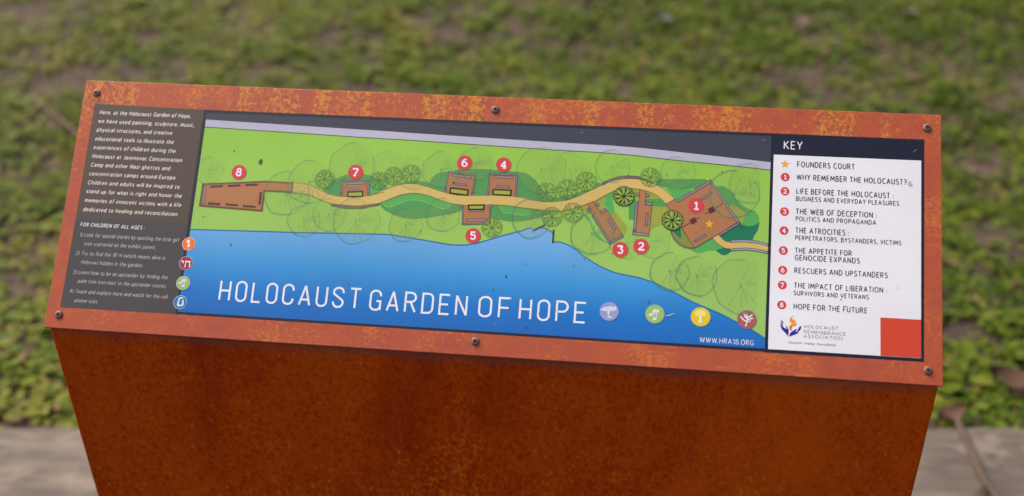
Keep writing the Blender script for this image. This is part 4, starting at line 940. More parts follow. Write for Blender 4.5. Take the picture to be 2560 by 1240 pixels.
  ('poly','logo_blue',4,[(297.6,-81.2),(298.2,-82.7),(298.3,-86.1),(298.7,-87.6),(299.0,-86.4),(298.6,-82.6),(299.7,-83.1),(299.5,-87.2),(299.4,-88.1),(300.9,-89.6),(302.8,-90.4),(303.2,-90.6),(302.5,-88.9),(302.4,-86.6),(303.9,-89.2),(305.0,-91.0),(305.3,-93.3),(304.3,-98.1),(303.5,-96.1),(301.4,-93.7),(298.9,-91.6),(297.6,-88.8),(297.3,-85.4)],0),
  ('poly','logo_blue',4,[(305.7,-98.0),(305.9,-95.9),(306.9,-93.9),(308.7,-92.3),(310.5,-91.0),(312.9,-89.4),(312.6,-90.9),(311.3,-93.1),(313.2,-92.4),(314.0,-90.4),(314.9,-88.1),(316.4,-86.8),(317.1,-86.8),(316.9,-88.7),(315.7,-91.3),(314.8,-91.9),(313.9,-93.9),(312.1,-95.1),(309.2,-96.3),(307.0,-97.2)],0),
  ('poly','flame_top',4,[(308.2,-76.7),(308.8,-77.8),(308.1,-79.8),(308.3,-80.9),(309.2,-81.2),(309.4,-80.2),(310.7,-81.1),(311.4,-82.6),(311.3,-84.5),(310.4,-86.5),(309.0,-87.3),(308.1,-87.2),(307.1,-86.3),(307.8,-85.5),(307.4,-84.4),(305.9,-82.6),(305.6,-81.1),(306.4,-79.3),(307.7,-78.1)],1),
  ('poly','flame_low',4,[(306.6,-85.8),(307.1,-86.3),(308.1,-87.2),(309.0,-87.3),(309.7,-87.1),(308.3,-88.5),(307.8,-90.1),(308.3,-92.0),(306.9,-91.5),(305.7,-90.4),(305.8,-87.9),(306.5,-87.2)],1),
  ('poly','flame_low',4,[(312.5,-83.5),(312.7,-84.8),(312.1,-86.2),(310.8,-87.2),(309.9,-87.3),(311.2,-86.1),(311.8,-84.9)],1),
 ]),
 ('key_print','emblem_text',[
  ('text', 'logo_grey', 4, 'sans', 'HOLOCAUST', 319.5, 352.1, -88.6, 3.37, 0.13, 0),
  ('text', 'logo_grey', 4, 'sans', 'REMEMBRANCE', 319.4, 359.4, -93.7, 3.37, 0.13, 0),
  ('text', 'logo_grey', 4, 'sans', 'ASSOCIATION', 319.2, 356.2, -98.0, 3.36, 0.13, 0),
  ('text', 'logo_grey', 4, 'sans', 'Education • Healing • Reconciliation', 305.3, 349.9, -104.4, 2.28, 0.13, 0.2),
 ]),
 ('key_print','red_square',[
  ('poly','square_red',3,[(391.7,-73.5),(429.8,-73.5),(429.9,-110.7),(392.0,-110.7)],0),
 ]),
 ('map_print','dirt_specks',[
  ('poly','dirt',10.0,[(-167.2,65.6),(-167.5,65.1),(-167.8,65.0),(-168.0,65.6),(-167.9,66.1),(-167.4,66.0)],0),
  ('poly','dirt',10.2,[(72.3,41.4),(72.3,41.0),(71.8,41.0),(71.8,41.4),(71.8,41.8),(72.2,41.8)],0),
  ('poly','dirt',10.4,[(202.0,-15.2),(202.0,-15.5),(201.5,-15.5),(201.4,-15.3),(201.5,-15.0),(201.9,-14.8)],0),
  ('poly','dirt',10.0,[(-249.4,-21.4),(-249.6,-21.7),(-250.1,-21.7),(-250.4,-21.4),(-250.1,-21.2),(-249.7,-21.0)],0),
  ('poly','dirt',10.1,[(67.8,55.1),(67.7,54.7),(67.3,54.8),(67.2,55.1),(67.3,55.3),(67.7,55.6)],0),
  ('poly','dirt',10.2,[(252.3,-52.6),(252.4,-53.0),(252.0,-53.1),(251.7,-52.6),(251.9,-52.4),(252.3,-52.4)],0),
  ('poly','dirt',10.0,[(-280.4,44.6),(-280.7,44.3),(-281.2,44.3),(-281.2,44.6),(-281.2,45.0),(-280.8,45.0)],0),
  ('poly','dirt',10.1,[(40.1,26.0),(40.1,25.8),(39.7,25.8),(39.7,26.0),(39.8,26.2),(40.0,26.3)],0),
  ('poly','dirt',10.2,[(182.4,-5.6),(182.4,-5.9),(182.1,-5.8),(182.0,-5.6),(182.1,-5.5),(182.3,-5.3)],0),
  ('poly','dirt',10.3,[(88.4,-91.6),(88.2,-91.9),(87.9,-91.9),(87.9,-91.6),(87.9,-91.4),(88.2,-91.4)],0),
  ('poly','dirt',10.4,[(86.7,-51.9),(86.6,-52.3),(86.3,-52.3),(86.1,-51.9),(86.2,-51.5),(86.5,-51.5)],0),
  ('poly','dirt',10.0,[(206.0,-45.3),(205.9,-45.6),(205.5,-45.9),(205.3,-45.3),(205.4,-44.8),(205.8,-44.8)],0),
  ('poly','dirt',10.1,[(31.4,-96.8),(31.4,-97.1),(31.1,-97.2),(30.9,-96.9),(31.0,-96.7),(31.3,-96.6)],0),
  ('poly','dirt',10.4,[(221.8,40.9),(221.6,40.6),(221.1,40.6),(221.0,40.9),(221.1,41.1),(221.5,41.3)],0),
  ('poly','dirt',10.0,[(212.8,-7.0),(212.6,-7.4),(212.1,-7.4),(211.8,-7.0),(212.2,-6.6),(212.6,-6.7)],0),
  ('poly','dirt',10.1,[(110.8,28.6),(110.7,28.3),(110.3,28.3),(110.3,28.5),(110.3,28.9),(110.7,28.9)],0),
  ('poly','dirt',10.2,[(-129.8,38.3),(-130.0,38.0),(-130.3,37.9),(-130.6,38.2),(-130.4,38.6),(-130.1,38.6)],0),
  ('poly','dirt',10.3,[(-44.3,62.9),(-44.6,62.5),(-45.1,62.1),(-45.4,62.8),(-45.3,63.4),(-44.7,63.5)],0),
  ('poly','dirt',10.4,[(-244.0,-7.4),(-244.1,-7.8),(-244.4,-7.7),(-244.7,-7.4),(-244.5,-7.1),(-244.2,-7.2)],0),
  ('poly','dirt',10.0,[(269.4,-35.8),(269.2,-36.1),(269.0,-36.1),(268.9,-35.9),(269.0,-35.5),(269.2,-35.6)],0),
  ('poly','dirt',10.1,[(220.7,-47.8),(220.6,-48.1),(220.2,-48.2),(220.0,-47.8),(220.2,-47.5),(220.6,-47.5)],0),
  ('poly','dirt',10.2,[(219.2,5.2),(218.9,4.6),(218.3,4.8),(217.7,5.1),(218.1,5.7),(218.8,5.5)],0),
  ('poly','dirt',10.3,[(-150.9,38.8),(-151.3,38.5),(-151.6,38.2),(-151.8,38.8),(-151.8,39.2),(-151.2,39.2)],0),
  ('poly','dirt',10.4,[(3.6,61.3),(3.5,61.1),(3.2,61.0),(3.1,61.3),(3.2,61.5),(3.5,61.5)],0),
  ('poly','dirt',10.2,[(206.7,71.7),(206.6,71.4),(206.2,71.1),(206.0,71.7),(206.1,72.2),(206.6,72.1)],0),
  ('poly','dirt',10.0,[(251.0,74.6),(250.9,74.4),(250.7,74.2),(250.5,74.6),(250.6,74.9),(251.0,74.9)],0),
  ('poly','dirt',10.1,[(105.7,26.1),(105.5,25.8),(105.2,25.9),(105.0,26.1),(105.2,26.3),(105.5,26.3)],0),
  ('poly','dirt',10.2,[(199.1,-40.1),(198.9,-40.5),(198.6,-40.4),(198.4,-40.2),(198.4,-39.9),(198.8,-39.8)],0),
  ('poly','dirt',10.3,[(254.1,-93.4),(253.9,-93.7),(253.6,-93.6),(253.5,-93.4),(253.5,-93.1),(253.8,-93.0)],0),
  ('poly','dirt',10.4,[(180.1,-8.1),(180.0,-8.4),(179.7,-8.4),(179.7,-8.1),(179.8,-7.9),(180.0,-7.9)],0),
  ('poly','dirt',10.0,[(268.5,-77.7),(268.3,-78.0),(267.7,-78.3),(267.4,-77.8),(267.7,-77.1),(268.2,-77.3)],0),
  ('poly','dirt',10.1,[(-17.3,-3.0),(-17.4,-3.5),(-17.8,-3.4),(-18.0,-3.0),(-17.9,-2.7),(-17.5,-2.6)],0),
  ('poly','dirt',10.2,[(78.2,-36.5),(78.1,-36.7),(77.8,-37.0),(77.5,-36.5),(77.7,-36.3),(78.0,-36.2)],0),
  ('poly','dirt',10.3,[(268.0,72.3),(267.9,72.1),(267.5,72.0),(267.5,72.3),(267.5,72.7),(267.9,72.6)],0),
  ('poly','dirt',10.4,[(144.3,-73.3),(144.3,-73.6),(143.9,-73.6),(143.7,-73.3),(143.9,-73.1),(144.2,-73.1)],0),
  ('poly','dirt',10.0,[(245.8,-94.0),(245.6,-94.2),(245.3,-94.3),(245.0,-94.0),(245.2,-93.7),(245.6,-93.6)],0),
  ('poly','dirt',10.2,[(-213.9,36.3),(-213.9,36.0),(-214.3,36.0),(-214.4,36.3),(-214.4,36.5),(-214.0,36.5)],0),
  ('poly','dirt',10.3,[(-232.4,17.5),(-232.8,17.1),(-233.1,17.1),(-233.2,17.4),(-233.2,17.7),(-232.8,17.7)],0),
  ('poly','dirt',10.4,[(-270.0,-94.7),(-270.1,-94.9),(-270.5,-95.0),(-270.9,-94.7),(-270.8,-94.4),(-270.2,-94.4)],0),
  ('poly','dirt',10.0,[(85.8,14.7),(85.6,14.5),(85.3,14.4),(85.2,14.7),(85.3,14.9),(85.6,15.0)],0),
  ('poly','dirt',10.1,[(256.1,-94.9),(255.8,-95.2),(255.5,-95.3),(255.3,-94.9),(255.5,-94.6),(255.8,-94.7)],0),
  ('poly','dirt',10.2,[(18.8,66.1),(18.7,65.8),(18.5,65.8),(18.3,66.1),(18.4,66.3),(18.7,66.3)],0),
  ('poly','dirt',10.3,[(81.4,-68.3),(81.1,-68.8),(80.5,-68.7),(80.1,-68.4),(80.3,-68.0),(81.0,-68.0)],0),
  ('poly','dirt',10.0,[(-120.5,-99.1),(-120.7,-99.5),(-121.1,-99.3),(-121.1,-99.2),(-121.1,-98.9),(-120.8,-98.9)],0),
  ('poly','dirt',10.1,[(93.6,-39.4),(93.1,-39.8),(92.5,-40.2),(92.0,-39.5),(92.5,-38.9),(93.0,-38.9)],0),
  ('poly','dirt',10.2,[(44.3,-40.7),(43.9,-41.3),(43.2,-41.2),(42.9,-40.8),(43.1,-40.2),(43.7,-40.1)],0),
  ('poly','dirt',10.3,[(-195.5,-22.9),(-195.7,-23.4),(-196.5,-23.6),(-196.9,-23.0),(-196.5,-22.5),(-195.9,-22.5)],0),
  ('poly','dirt',10.4,[(-123.8,18.7),(-124.0,18.3),(-124.2,18.5),(-124.4,18.7),(-124.3,18.9),(-124.0,19.1)],0),
  ('poly','dirt',10.0,[(-113.0,-27.0),(-113.1,-27.3),(-113.4,-27.3),(-113.7,-27.1),(-113.4,-26.8),(-113.2,-26.8)],0),
  ('poly','dirt',10.1,[(-235.1,-94.1),(-235.1,-94.3),(-235.4,-94.3),(-235.5,-94.1),(-235.5,-93.8),(-235.2,-93.9)],0),
  ('poly','dirt',10.2,[(-242.8,-1.8),(-242.9,-2.2),(-243.2,-2.1),(-243.4,-1.9),(-243.3,-1.6),(-243.0,-1.6)],0),
  ('poly','dirt',10.3,[(133.9,-64.6),(133.8,-65.0),(133.2,-65.0),(132.9,-64.7),(133.2,-64.2),(133.7,-64.3)],0),
  ('poly','dirt',10.4,[(124.6,-91.0),(124.1,-91.4),(123.6,-91.6),(123.1,-91.1),(123.5,-90.5),(124.2,-90.6)],0),
  ('poly','dirt',10.0,[(14.1,-107.6),(13.9,-108.1),(13.6,-108.1),(13.2,-107.6),(13.4,-107.3),(13.9,-107.2)],0),
  ('poly','dirt',10.1,[(-133.8,-71.7),(-134.3,-72.3),(-134.8,-72.3),(-135.2,-71.8),(-135.1,-71.1),(-134.3,-71.0)],0),
  ('poly','dirt',10.2,[(-268.4,-97.6),(-268.5,-98.0),(-268.9,-97.9),(-269.4,-97.6),(-269.0,-97.3),(-268.5,-97.1)],0),
  ('poly','dirt',10.3,[(-195.6,-97.5),(-195.9,-97.8),(-196.3,-98.0),(-196.6,-97.6),(-196.4,-97.3),(-195.9,-97.2)],0),
  ('poly','dirt',10.4,[(-303.8,37.8),(-303.9,37.6),(-304.2,37.5),(-304.5,37.8),(-304.3,38.1),(-304.0,38.0)],0),
  ('poly','dirt',10.1,[(-92.6,-67.9),(-92.7,-68.4),(-93.1,-68.4),(-93.5,-67.9),(-93.1,-67.6),(-92.7,-67.5)],0),
  ('poly','dirt',10.2,[(128.3,-11.8),(127.9,-12.1),(127.5,-12.3),(127.2,-11.8),(127.4,-11.4),(127.8,-11.3)],0),
  ('poly','dirt',10.4,[(-60.8,-33.6),(-61.1,-33.9),(-61.4,-34.1),(-61.6,-33.6),(-61.6,-33.4),(-61.2,-33.2)],0),
  ('poly','dirt',10.1,[(137.3,-75.9),(137.2,-76.1),(137.0,-76.2),(136.8,-75.9),(137.0,-75.7),(137.2,-75.6)],0),
  ('poly','dirt',10.2,[(-295.9,-9.4),(-296.3,-10.0),(-297.0,-10.1),(-297.5,-9.4),(-297.1,-8.7),(-296.6,-8.7)],0),
  ('poly','dirt',10.3,[(236.2,65.7),(235.9,65.3),(235.4,65.1),(234.9,65.7),(235.3,66.4),(235.9,66.4)],0),
  ('poly','dirt',10.4,[(168.2,-3.3),(168.1,-3.7),(167.7,-3.7),(167.5,-3.4),(167.7,-3.1),(168.1,-3.1)],0),
  ('poly','dirt',10.1,[(-62.6,-104.5),(-62.9,-104.9),(-63.3,-104.9),(-63.6,-104.6),(-63.3,-104.2),(-63.0,-104.1)],0),
  ('poly','dirt',10.2,[(131.0,-24.7),(130.8,-25.2),(130.3,-25.3),(129.8,-24.7),(130.3,-24.1),(130.8,-24.2)],0),
  ('poly','dirt',10.3,[(-94.2,8.7),(-94.3,8.2),(-94.8,8.3),(-95.4,8.7),(-95.0,9.2),(-94.4,9.4)],0),
  ('poly','dirt',10.4,[(-194.5,17.7),(-194.8,17.0),(-195.5,16.9),(-196.0,17.6),(-195.6,18.3),(-195.0,18.1)],0),
  ('poly','dirt',10.0,[(-188.5,-100.2),(-188.5,-100.5),(-188.8,-100.4),(-189.1,-100.2),(-188.8,-100.0),(-188.6,-99.9)],0),
  ('poly','dirt',10.1,[(222.5,9.7),(222.3,9.4),(222.0,9.4),(221.8,9.6),(222.1,9.8),(222.3,9.9)],0),
  ('poly','dirt',10.2,[(-51.1,-69.4),(-51.2,-69.8),(-51.8,-69.9),(-52.0,-69.5),(-51.9,-68.9),(-51.3,-69.1)],0),
  ('poly','dirt',10.3,[(103.6,-32.0),(103.3,-32.6),(102.6,-32.5),(102.3,-32.1),(102.6,-31.6),(103.2,-31.5)],0),
  ('poly','dirt',10.4,[(190.0,28.1),(189.8,27.9),(189.5,27.8),(189.5,28.1),(189.6,28.4),(189.8,28.4)],0),
  ('poly','dirt',10.778459244615952,[(26.4,-54.4),(26.1,-55.5),(25.5,-55.5),(24.8,-55.5),(24.3,-54.5),(24.4,-53.9),(25.4,-53.3),(26.3,-53.7)],0),
  ('poly','dirt',10.85089454772887,[(14.2,-69.1),(14.3,-69.8),(13.8,-70.0),(13.4,-69.9),(12.9,-69.2),(13.1,-68.7),(13.6,-68.4),(14.3,-68.4)],0),
  ('poly','dirt',10.700645792085378,[(31.7,-77.8),(31.5,-78.4),(31.0,-78.4),(30.7,-78.5),(30.2,-77.9),(30.5,-77.4),(30.9,-77.0),(31.4,-77.3)],0),
  ('poly','dirt',10.806180141469815,[(50.7,-105.0),(50.5,-105.7),(50.0,-106.2),(49.6,-105.7),(48.9,-105.1),(49.5,-104.5),(49.9,-104.1),(50.5,-104.4)],0),
  ('poly','dirt',10.687114399511971,[(-242.3,52.6),(-242.0,50.8),(-243.7,50.7),(-244.9,50.4),(-245.3,52.4),(-245.4,53.8),(-244.3,55.2),(-243.2,54.0)],0),
  ('poly','dirt',10.800994131118937,[(-241.6,54.4),(-241.8,53.0),(-242.7,52.5),(-243.7,53.4),(-244.5,54.2),(-244.0,55.7),(-243.2,56.5),(-241.8,55.6)],0),
  ('poly','dirt',10.725521848088972,[(-272.6,63.5),(-272.7,62.7),(-273.3,62.7),(-273.7,62.9),(-274.2,63.4),(-274.1,64.3),(-273.5,64.4),(-273.1,64.0)],0),
  ('poly','dirt',10.721133142494004,[(-36.1,40.6),(-36.5,40.0),(-36.9,39.4),(-37.5,39.8),(-37.6,40.5),(-37.7,41.4),(-37.1,41.8),(-36.4,41.5)],0),
  ('poly','dirt',10.727452772988759,[(180.5,60.0),(180.6,59.4),(180.1,59.5),(179.8,59.6),(179.4,60.0),(179.8,60.6),(180.1,60.9),(180.6,60.7)],0),
  ('poly','dirt',10.666433725650498,[(257.4,9.7),(257.0,8.9),(256.5,9.0),(256.0,9.1),(255.6,9.6),(255.9,10.2),(256.4,10.8),(256.8,10.5)],0),
  ('poly','dirt',10.8325052441584,[(-262.2,-37.9),(-262.6,-38.5),(-263.1,-38.8),(-263.7,-39.0),(-264.2,-38.0),(-264.1,-37.3),(-263.4,-37.1),(-262.6,-37.1)],0),
  ('poly','dirt',10.861401453815482,[(354.9,-58.2),(354.7,-58.7),(354.2,-58.9),(353.6,-58.8),(353.6,-58.3),(353.8,-57.6),(354.2,-57.7),(354.8,-57.8)],0),
  ('poly','dirt_pale',10.718492344152773,[(421.7,62.5),(421.2,60.8),(419.6,60.7),(418.2,60.9),(417.0,62.3),(418.2,64.8),(419.6,65.7),(420.7,63.8)],0),
  ('poly','dirt',10.717382598815508,[(169.7,-70.7),(169.4,-71.2),(169.1,-71.4),(168.6,-71.2),(168.4,-70.8),(168.5,-70.3),(169.0,-70.0),(169.5,-70.1)],0),
  ('poly','dirt',10.782334388657906,[(170.0,-72.7),(169.7,-73.2),(169.2,-73.4),(168.7,-73.4),(168.4,-72.8),(168.8,-72.0),(169.1,-72.0),(169.5,-72.0)],0),
  ('poly','dirt',10.631427684687813,[(61.7,-89.8),(61.6,-90.3),(61.2,-90.4),(60.9,-90.2),(60.7,-89.9),(60.9,-89.5),(61.1,-89.3),(61.4,-89.4)],0),
  ('poly','dirt',10.722963843241464,[(-65.5,-12.1),(-65.7,-12.6),(-66.1,-13.0),(-66.5,-12.7),(-66.6,-12.1),(-66.5,-11.6),(-66.2,-11.6),(-65.8,-11.7)],0),
  ('line','dirt_pale',11,0.9,[(186.3,-84.8),(190.3,-84.0),(193.3,-82.2)],0,0),
  ('line','dirt_pale',11,0.5,[(193.3,-82.2),(194.8,-82.6)],0,0),
  ('line','scuff',11.2,0.5,[(89.8,101.6),(93.4,100.6)],0,0),
  ('line','scuff',11.2,0.5,[(274.2,100.7),(277.1,102.1)],0,0),
  ('line','scuff',11.2,0.5,[(422.7,95.9),(425.9,98.4)],0,0),
  ('line','scuff',11.2,0.5,[(358.1,-64.4),(360.7,-64.5)],0,0),
  ('line','scuff',11.2,0.5,[(17.4,-104.3),(21.0,-104.3)],0,0),
  ('line','scuff',11.2,0.5,[(116.7,-68.2),(118.2,-68.9)],0,0),
  ('line','scuff',11.2,0.5,[(-124.8,63.1),(-123.2,61.0)],0,0),
  ('line','scuff',11.2,0.5,[(406.3,-43.6),(408.6,-43.7)],0,0),
 ]),
]

# ------------------------------------------------------------------ rust materials
def rust_print():
    mt, n, b = new_mat("printed_rust")
    oc = objc(n); t = N(n, "ShaderNodeSeparateXYZ"); n.links.new(oc, t.inputs[0])
    fine = noise_tex(n, oc, 330, 6, .7); mid = noise_tex(n, oc, 60, 4, .6); big = noise_tex(n, oc, 9, 3)
    c1 = mixc(n, remap(n, mid, .35, .68), lin((160,72,50)), lin((178,82,40)))
    c1 = mixc(n, remap(n, big, .35, .7, 0, .6), c1, lin((182,84,42)))
    c1 = mixc(n, remap(n, fine, .3, .72, 0, .55), c1, lin((148,64,46)))
    top = remap(n, t.outputs[1], .094, .104)
    bands = noise_tex(n, mapping(n, oc, (34, 3, 1)), 1, 3, .6)
    clump = noise_tex(n, mapping(n, oc, (1, .8, 1)), 230, 6, .74, .4)
    tm = mathn(n, 'ADD', mathn(n, 'MULTIPLY', bands, 1.2), mathn(n, 'MULTIPLY', clump, 1.6))
    tm = mathn(n, 'MULTIPLY', remap(n, tm, 1.46, 1.57), top)
    c2 = mixc(n, mathn(n, 'MULTIPLY', tm, .75), c1, lin((206,130,34)))
    dk = noise_tex(n, mapping(n, oc, (1, 1, 1), (3, 1, 0)), 210, 3, .6)
    dkm = mathn(n, 'MULTIPLY', mathn(n, 'MULTIPLY', remap(n, dk, .55, .62), remap(n, bands, .47, .58)), mathn(n, 'MULTIPLY', top, .85))
    c2 = mixc(n, dkm, c2, lin((96,78,52)))
    sm = noise_tex(n, mapping(n, oc, (1, 1.5, 1), (7, 2, 0)), 200, 6, .72)
    sb = noise_tex(n, mapping(n, oc, (16, 18, 1), (2, 5, 0)), 1, 2)
    sp = remap(n, mathn(n, 'ADD', sm, mathn(n, 'MULTIPLY', sb, .7)), .88, 1.03)
    c3 = mixc(n, mathn(n, 'MULTIPLY', sp, .55), c2, lin((204,118,40)))
    ds = remap(n, noise_tex(n, mapping(n, oc, (50, 110, 1), (9, 4, 0)), 1, 3, .6), .6, .72, 0, .4)
    c3 = mixc(n, ds, c3, lin((116,72,66)))
    n.links.new(c3, b.inputs['Base Color']); b.inputs['Roughness'].default_value = .52; b.inputs['Specular IOR Level'].default_value = .38
    bump(n, b, fine, .12, .0005)
    return mt
def rust_steel():
    mt, n, b = new_mat("weathered_steel")
    oc = objc(n); t = N(n, "ShaderNodeSeparateXYZ"); n.links.new(oc, t.inputs[0])
    fine = noise_tex(n, mapping(n, oc, (1, 1, .7)), 260, 6, .72); mid = noise_tex(n, oc, 42, 5, .65); big = noise_tex(n, mapping(n, oc, (5, 5, 2.2)), 1, 4, .6)
    mott = noise_tex(n, mapping(n, oc, (1, 1, .75), (9, 1, 4)), 190, 6, .76)
    c1 = mixc(n, remap(n, mid, .3, .7), (.43, .036, .0015), (.6, .07, .002))
    c1 = mixc(n, remap(n, big, .35, .7, 0, .8), c1, (.66, .105, .003))
    c1 = mixc(n, remap(n, fine, .35, .7, 0, .7), c1, (.33, .024, .0015))
    c1 = mixc(n, remap(n, mott, .42, .62, .0, .55), c1, (.64, .1, .003))
    c1 = mixc(n, remap(n, mott, .46, .34, .0, .5), c1, (.25, .017, .0012))
    bg2 = noise_tex(n, mapping(n, oc, (6, 6, 2.4), (3, 3, 6)), 1, 4, .62)
    c1 = mixc(n, remap(n, bg2, .5, .3, .0, .62), c1, (.27, .016, .0012))
    c1 = mixc(n, remap(n, bg2, .54, .68, .0, .5), c1, (.72, .11, .003))
    low = remap(n, t.outputs[2], .79, .5, .0, .2)
    streak = noise_tex(n, mapping(n, oc, (22, 22, 46), (0, 0, 3)), 1, 5, .7)
    pat = noise_tex(n, mapping(n, oc, (6, 6, 5), (4, 0, 0)), 1, 3, .5)
    g = mathn(n, 'ADD', mathn(n, 'ADD', mathn(n, 'MULTIPLY', streak, .45), mathn(n, 'MULTIPLY', pat, .45)), mathn(n, 'MULTIPLY', mott, 1.25))
    run = noise_tex(n, mapping(n, oc, (38, 38, 2.6), (1, 8, 0)), 1, 4, .6)
    g = mathn(n, 'ADD', g, mathn(n, 'MULTIPLY', remap(n, run, .5, .72), .04))
    gm = remap(n, mathn(n, 'ADD', g, low), 1.22, 1.42)
    c2 = mixc(n, mathn(n, 'MULTIPLY', gm, .6), c1, (.78, .23, .006))
    # dust caught under the lip
    dz = mathn(n, 'ADD', t.outputs[2], mathn(n, 'MULTIPLY', noise_tex(n, mapping(n, oc, (14, 14, 40)), 1, 4), .026))
    c2 = mixc(n, remap(n, dz, .848, .868, 0, .55), c2, (.13, .09, .075))
    sp = remap(n, noise_tex(n, mapping(n, oc, (1, 1, 1), (5, 5, 5)), 190, 1), .775, .8, 0, .5)
    c2 = mixc(n, sp, c2, (.5, .38, .3))
    c2 = mixc(n, remap(n, run, .36, .26, 0, .35), c2, (.22, .02, .003))
    n.links.new(c2, b.inputs['Base Color']); b.inputs['Roughness'].default_value = .8; b.inputs['Specular IOR Level'].default_value = .06
    bump(n, b, mathn(n, 'ADD', fine, mid), .35, .0012)
    return mt

# ------------------------------------------------------------------ the sign
PH, TILT, HW = 0.27251, 0.80216, .45
sign = bpy.data.objects.new("map_sign", None); C.objects.link(sign)
sign.location = (0, 0, 0)
tag(sign, "rust-coloured lectern sign with a sloping printed garden map and a weathered steel pedestal", "sign")
M_panel = Matrix.Translation((0, 0, .95)) @ Matrix.Rotation(R_(90)-TILT, 4, 'X')
PT = .0032
# plate
def rounded_box(hx, hy, z0, z1, bev):
    bm = bmesh.new(); bmesh.ops.create_cube(bm, size=1)
    for v in bm.verts: v.co = Vector((v.co.x*2*hx, v.co.y*2*hy, (z0+z1)/2+v.co.z*(z1-z0)))
    bmesh.ops.bevel(bm, geom=bm.edges[:], offset=bev, segments=2, affect='EDGES', profile=.5)
    return bm
def to_mesh(bm, name):
    me = bpy.data.meshes.new(name); bm.to_mesh(me); bm.free(); return me
plate = link("sign_panel", to_mesh(rounded_box(HW, PH/2, -PT, 0, .0006), "sign_panel"), [rust_print()], sign)
plate.matrix_local = M_panel
# pedestal: a folded steel box, its top cut to the slope of the panel
def pedestal():
    bm = bmesh.new(); hx = HW-.0022; yf = -.0935; yb = PH/2*math.sin(TILT)-.006
    top = lambda y: .95+(y/math.tan(TILT))-(PT+.0006)/math.sin(TILT)
    v = [bm.verts.new(p_) for p_ in ((-hx,yf,0),(hx,yf,0),(hx,yb,0),(-hx,yb,0),(-hx,yf,top(yf)),(hx,yf,top(yf)),(hx,yb,top(yb)),(-hx,yb,top(yb)))]
    for f_ in ((0,1,5,4),(1,2,6,5),(2,3,7,6),(3,0,4,7),(4,5,6,7),(3,2,1,0)): bm.faces.new([v[i] for i in f_])
    bmesh.ops.bevel(bm, geom=[e for e in bm.edges if abs(e.verts[0].co.z-e.verts[1].co.z) > .5], offset=.0035, segments=4, affect='EDGES', profile=.5)
    bmesh.ops.subdivide_edges(bm, edges=[e for e in bm.edges if abs(e.verts[0].co.z-e.verts[1].co.z) > .5], cuts=60)
    rnd = random.Random(3)
    for q_ in bm.verts:      # scale and nicks along the folds of the rusted sheet
        if 0.02 < q_.co.z < .84:
            q_.co.x += (noise.noise(Vector((q_.co.x*3, q_.co.y*5, q_.co.z*38)))*.0006)
    for f_ in bm.faces: f_.smooth = False
    return to_mesh(bm, "pedestal")
link("pedestal", pedestal(), [rust_steel()], sign)
# print
parts = {}
for par, name, shapes in ART:
    if par == 'map_print':
        us = -313; 
    F = Flat()
    ULO, UHI = -309, 1000
    for sh in shapes:
        if sh[0] == 'canopy':       # sloped left and straight right limits of the map field
            ULO, UHI = MAP_U if False else (-308.5, 273.4)
        draw(F, sh)
    if name == par:
        o = F.build(name, sign); o.matrix_local = M_panel; parts[name] = o
    else: F.build(name, parts[par])
for o in [x for x in bpy.data.objects if x.name.startswith('dirt_specks')]: o['kind'] = 'stuff'
# screws
sm_, n_, b_ = new_mat("bronze_screw"); 
g_ = noise_tex(n_, objc(n_), 700, 4)
n_.links.new(mixc(n_, g_, (.13,.065,.042), (.24,.125,.085)), b_.inputs['Base Color']); b_.inputs['Metallic'].default_value = .0; b_.inputs['Roughness'].default_value = .5
dm_, n_, b_ = new_mat("screw_recess"); n_.links.new(mixc(n_, noise_tex(n_, objc(n_), 900), (.006,.004,.004), (.02,.012,.01)), b_.inputs['Base Color']); b_.inputs['Roughness'].default_value = .8
def screw_mesh():
    bm = bmesh.new(); n = 36
    star = lambda i: .00165*(1+.2*math.cos(6*i*math.tau/n))
    prof = [(.0042, 0), (.0042, .0005), (.0037, .0013), (.003, .0018)]
    rings = [[bm.verts.new((r*math.cos(i*math.tau/n), r*math.sin(i*math.tau/n), z)) for i in range(n)] for r, z in prof]
    rings.append([bm.verts.new((star(i)*math.cos(i*math.tau/n), star(i)*math.sin(i*math.tau/n), .0019)) for i in range(n)])
    for a, b in zip(rings, rings[1:]):
        for i in range(n): bm.faces.new((a[i], a[(i+1) % n], b[(i+1) % n], b[i])).smooth = True
    return to_mesh(bm, "screw")
def socket_mesh():
    bm = bmesh.new(); n = 36
    star = lambda i, k: .00165*k*(1+.2*math.cos(6*i*math.tau/n))
    a = [bm.verts.new((star(i,1)*math.cos(i*math.tau/n), star(i,1)*math.sin(i*math.tau/n), .0019)) for i in range(n)]
    b = [bm.verts.new((star(i,.97)*math.cos(i*math.tau/n), star(i,.97)*math.sin(i*math.tau/n), .0006)) for i in range(n)]
    for i in range(n): bm.faces.new((a[i], a[(i+1) % n], b[(i+1) % n], b[i]))
    bm.faces.new(b)
    c1 = [bm.verts.new((.0006*math.cos(i*math.tau/12), .0006*math.sin(i*math.tau/12), .0006)) for i in range(12)]
    c2 = [bm.verts.new((.0005*math.cos(i*math.tau/12), .0005*math.sin(i*math.tau/12), .0016)) for i in range(12)]
    for i in range(12): bm.faces.new((c1[i], c1[(i+1) % 12], c2[(i+1) % 12], c2[i]))
    f_ = bm.faces.new(c2); f_.material_index = 1
    return to_mesh(bm, "socket")
scr, soc = screw_mesh(), socket_mesh(); scr.materials.append(sm_); soc.materials.append(dm_); soc.materials.append(sm_)
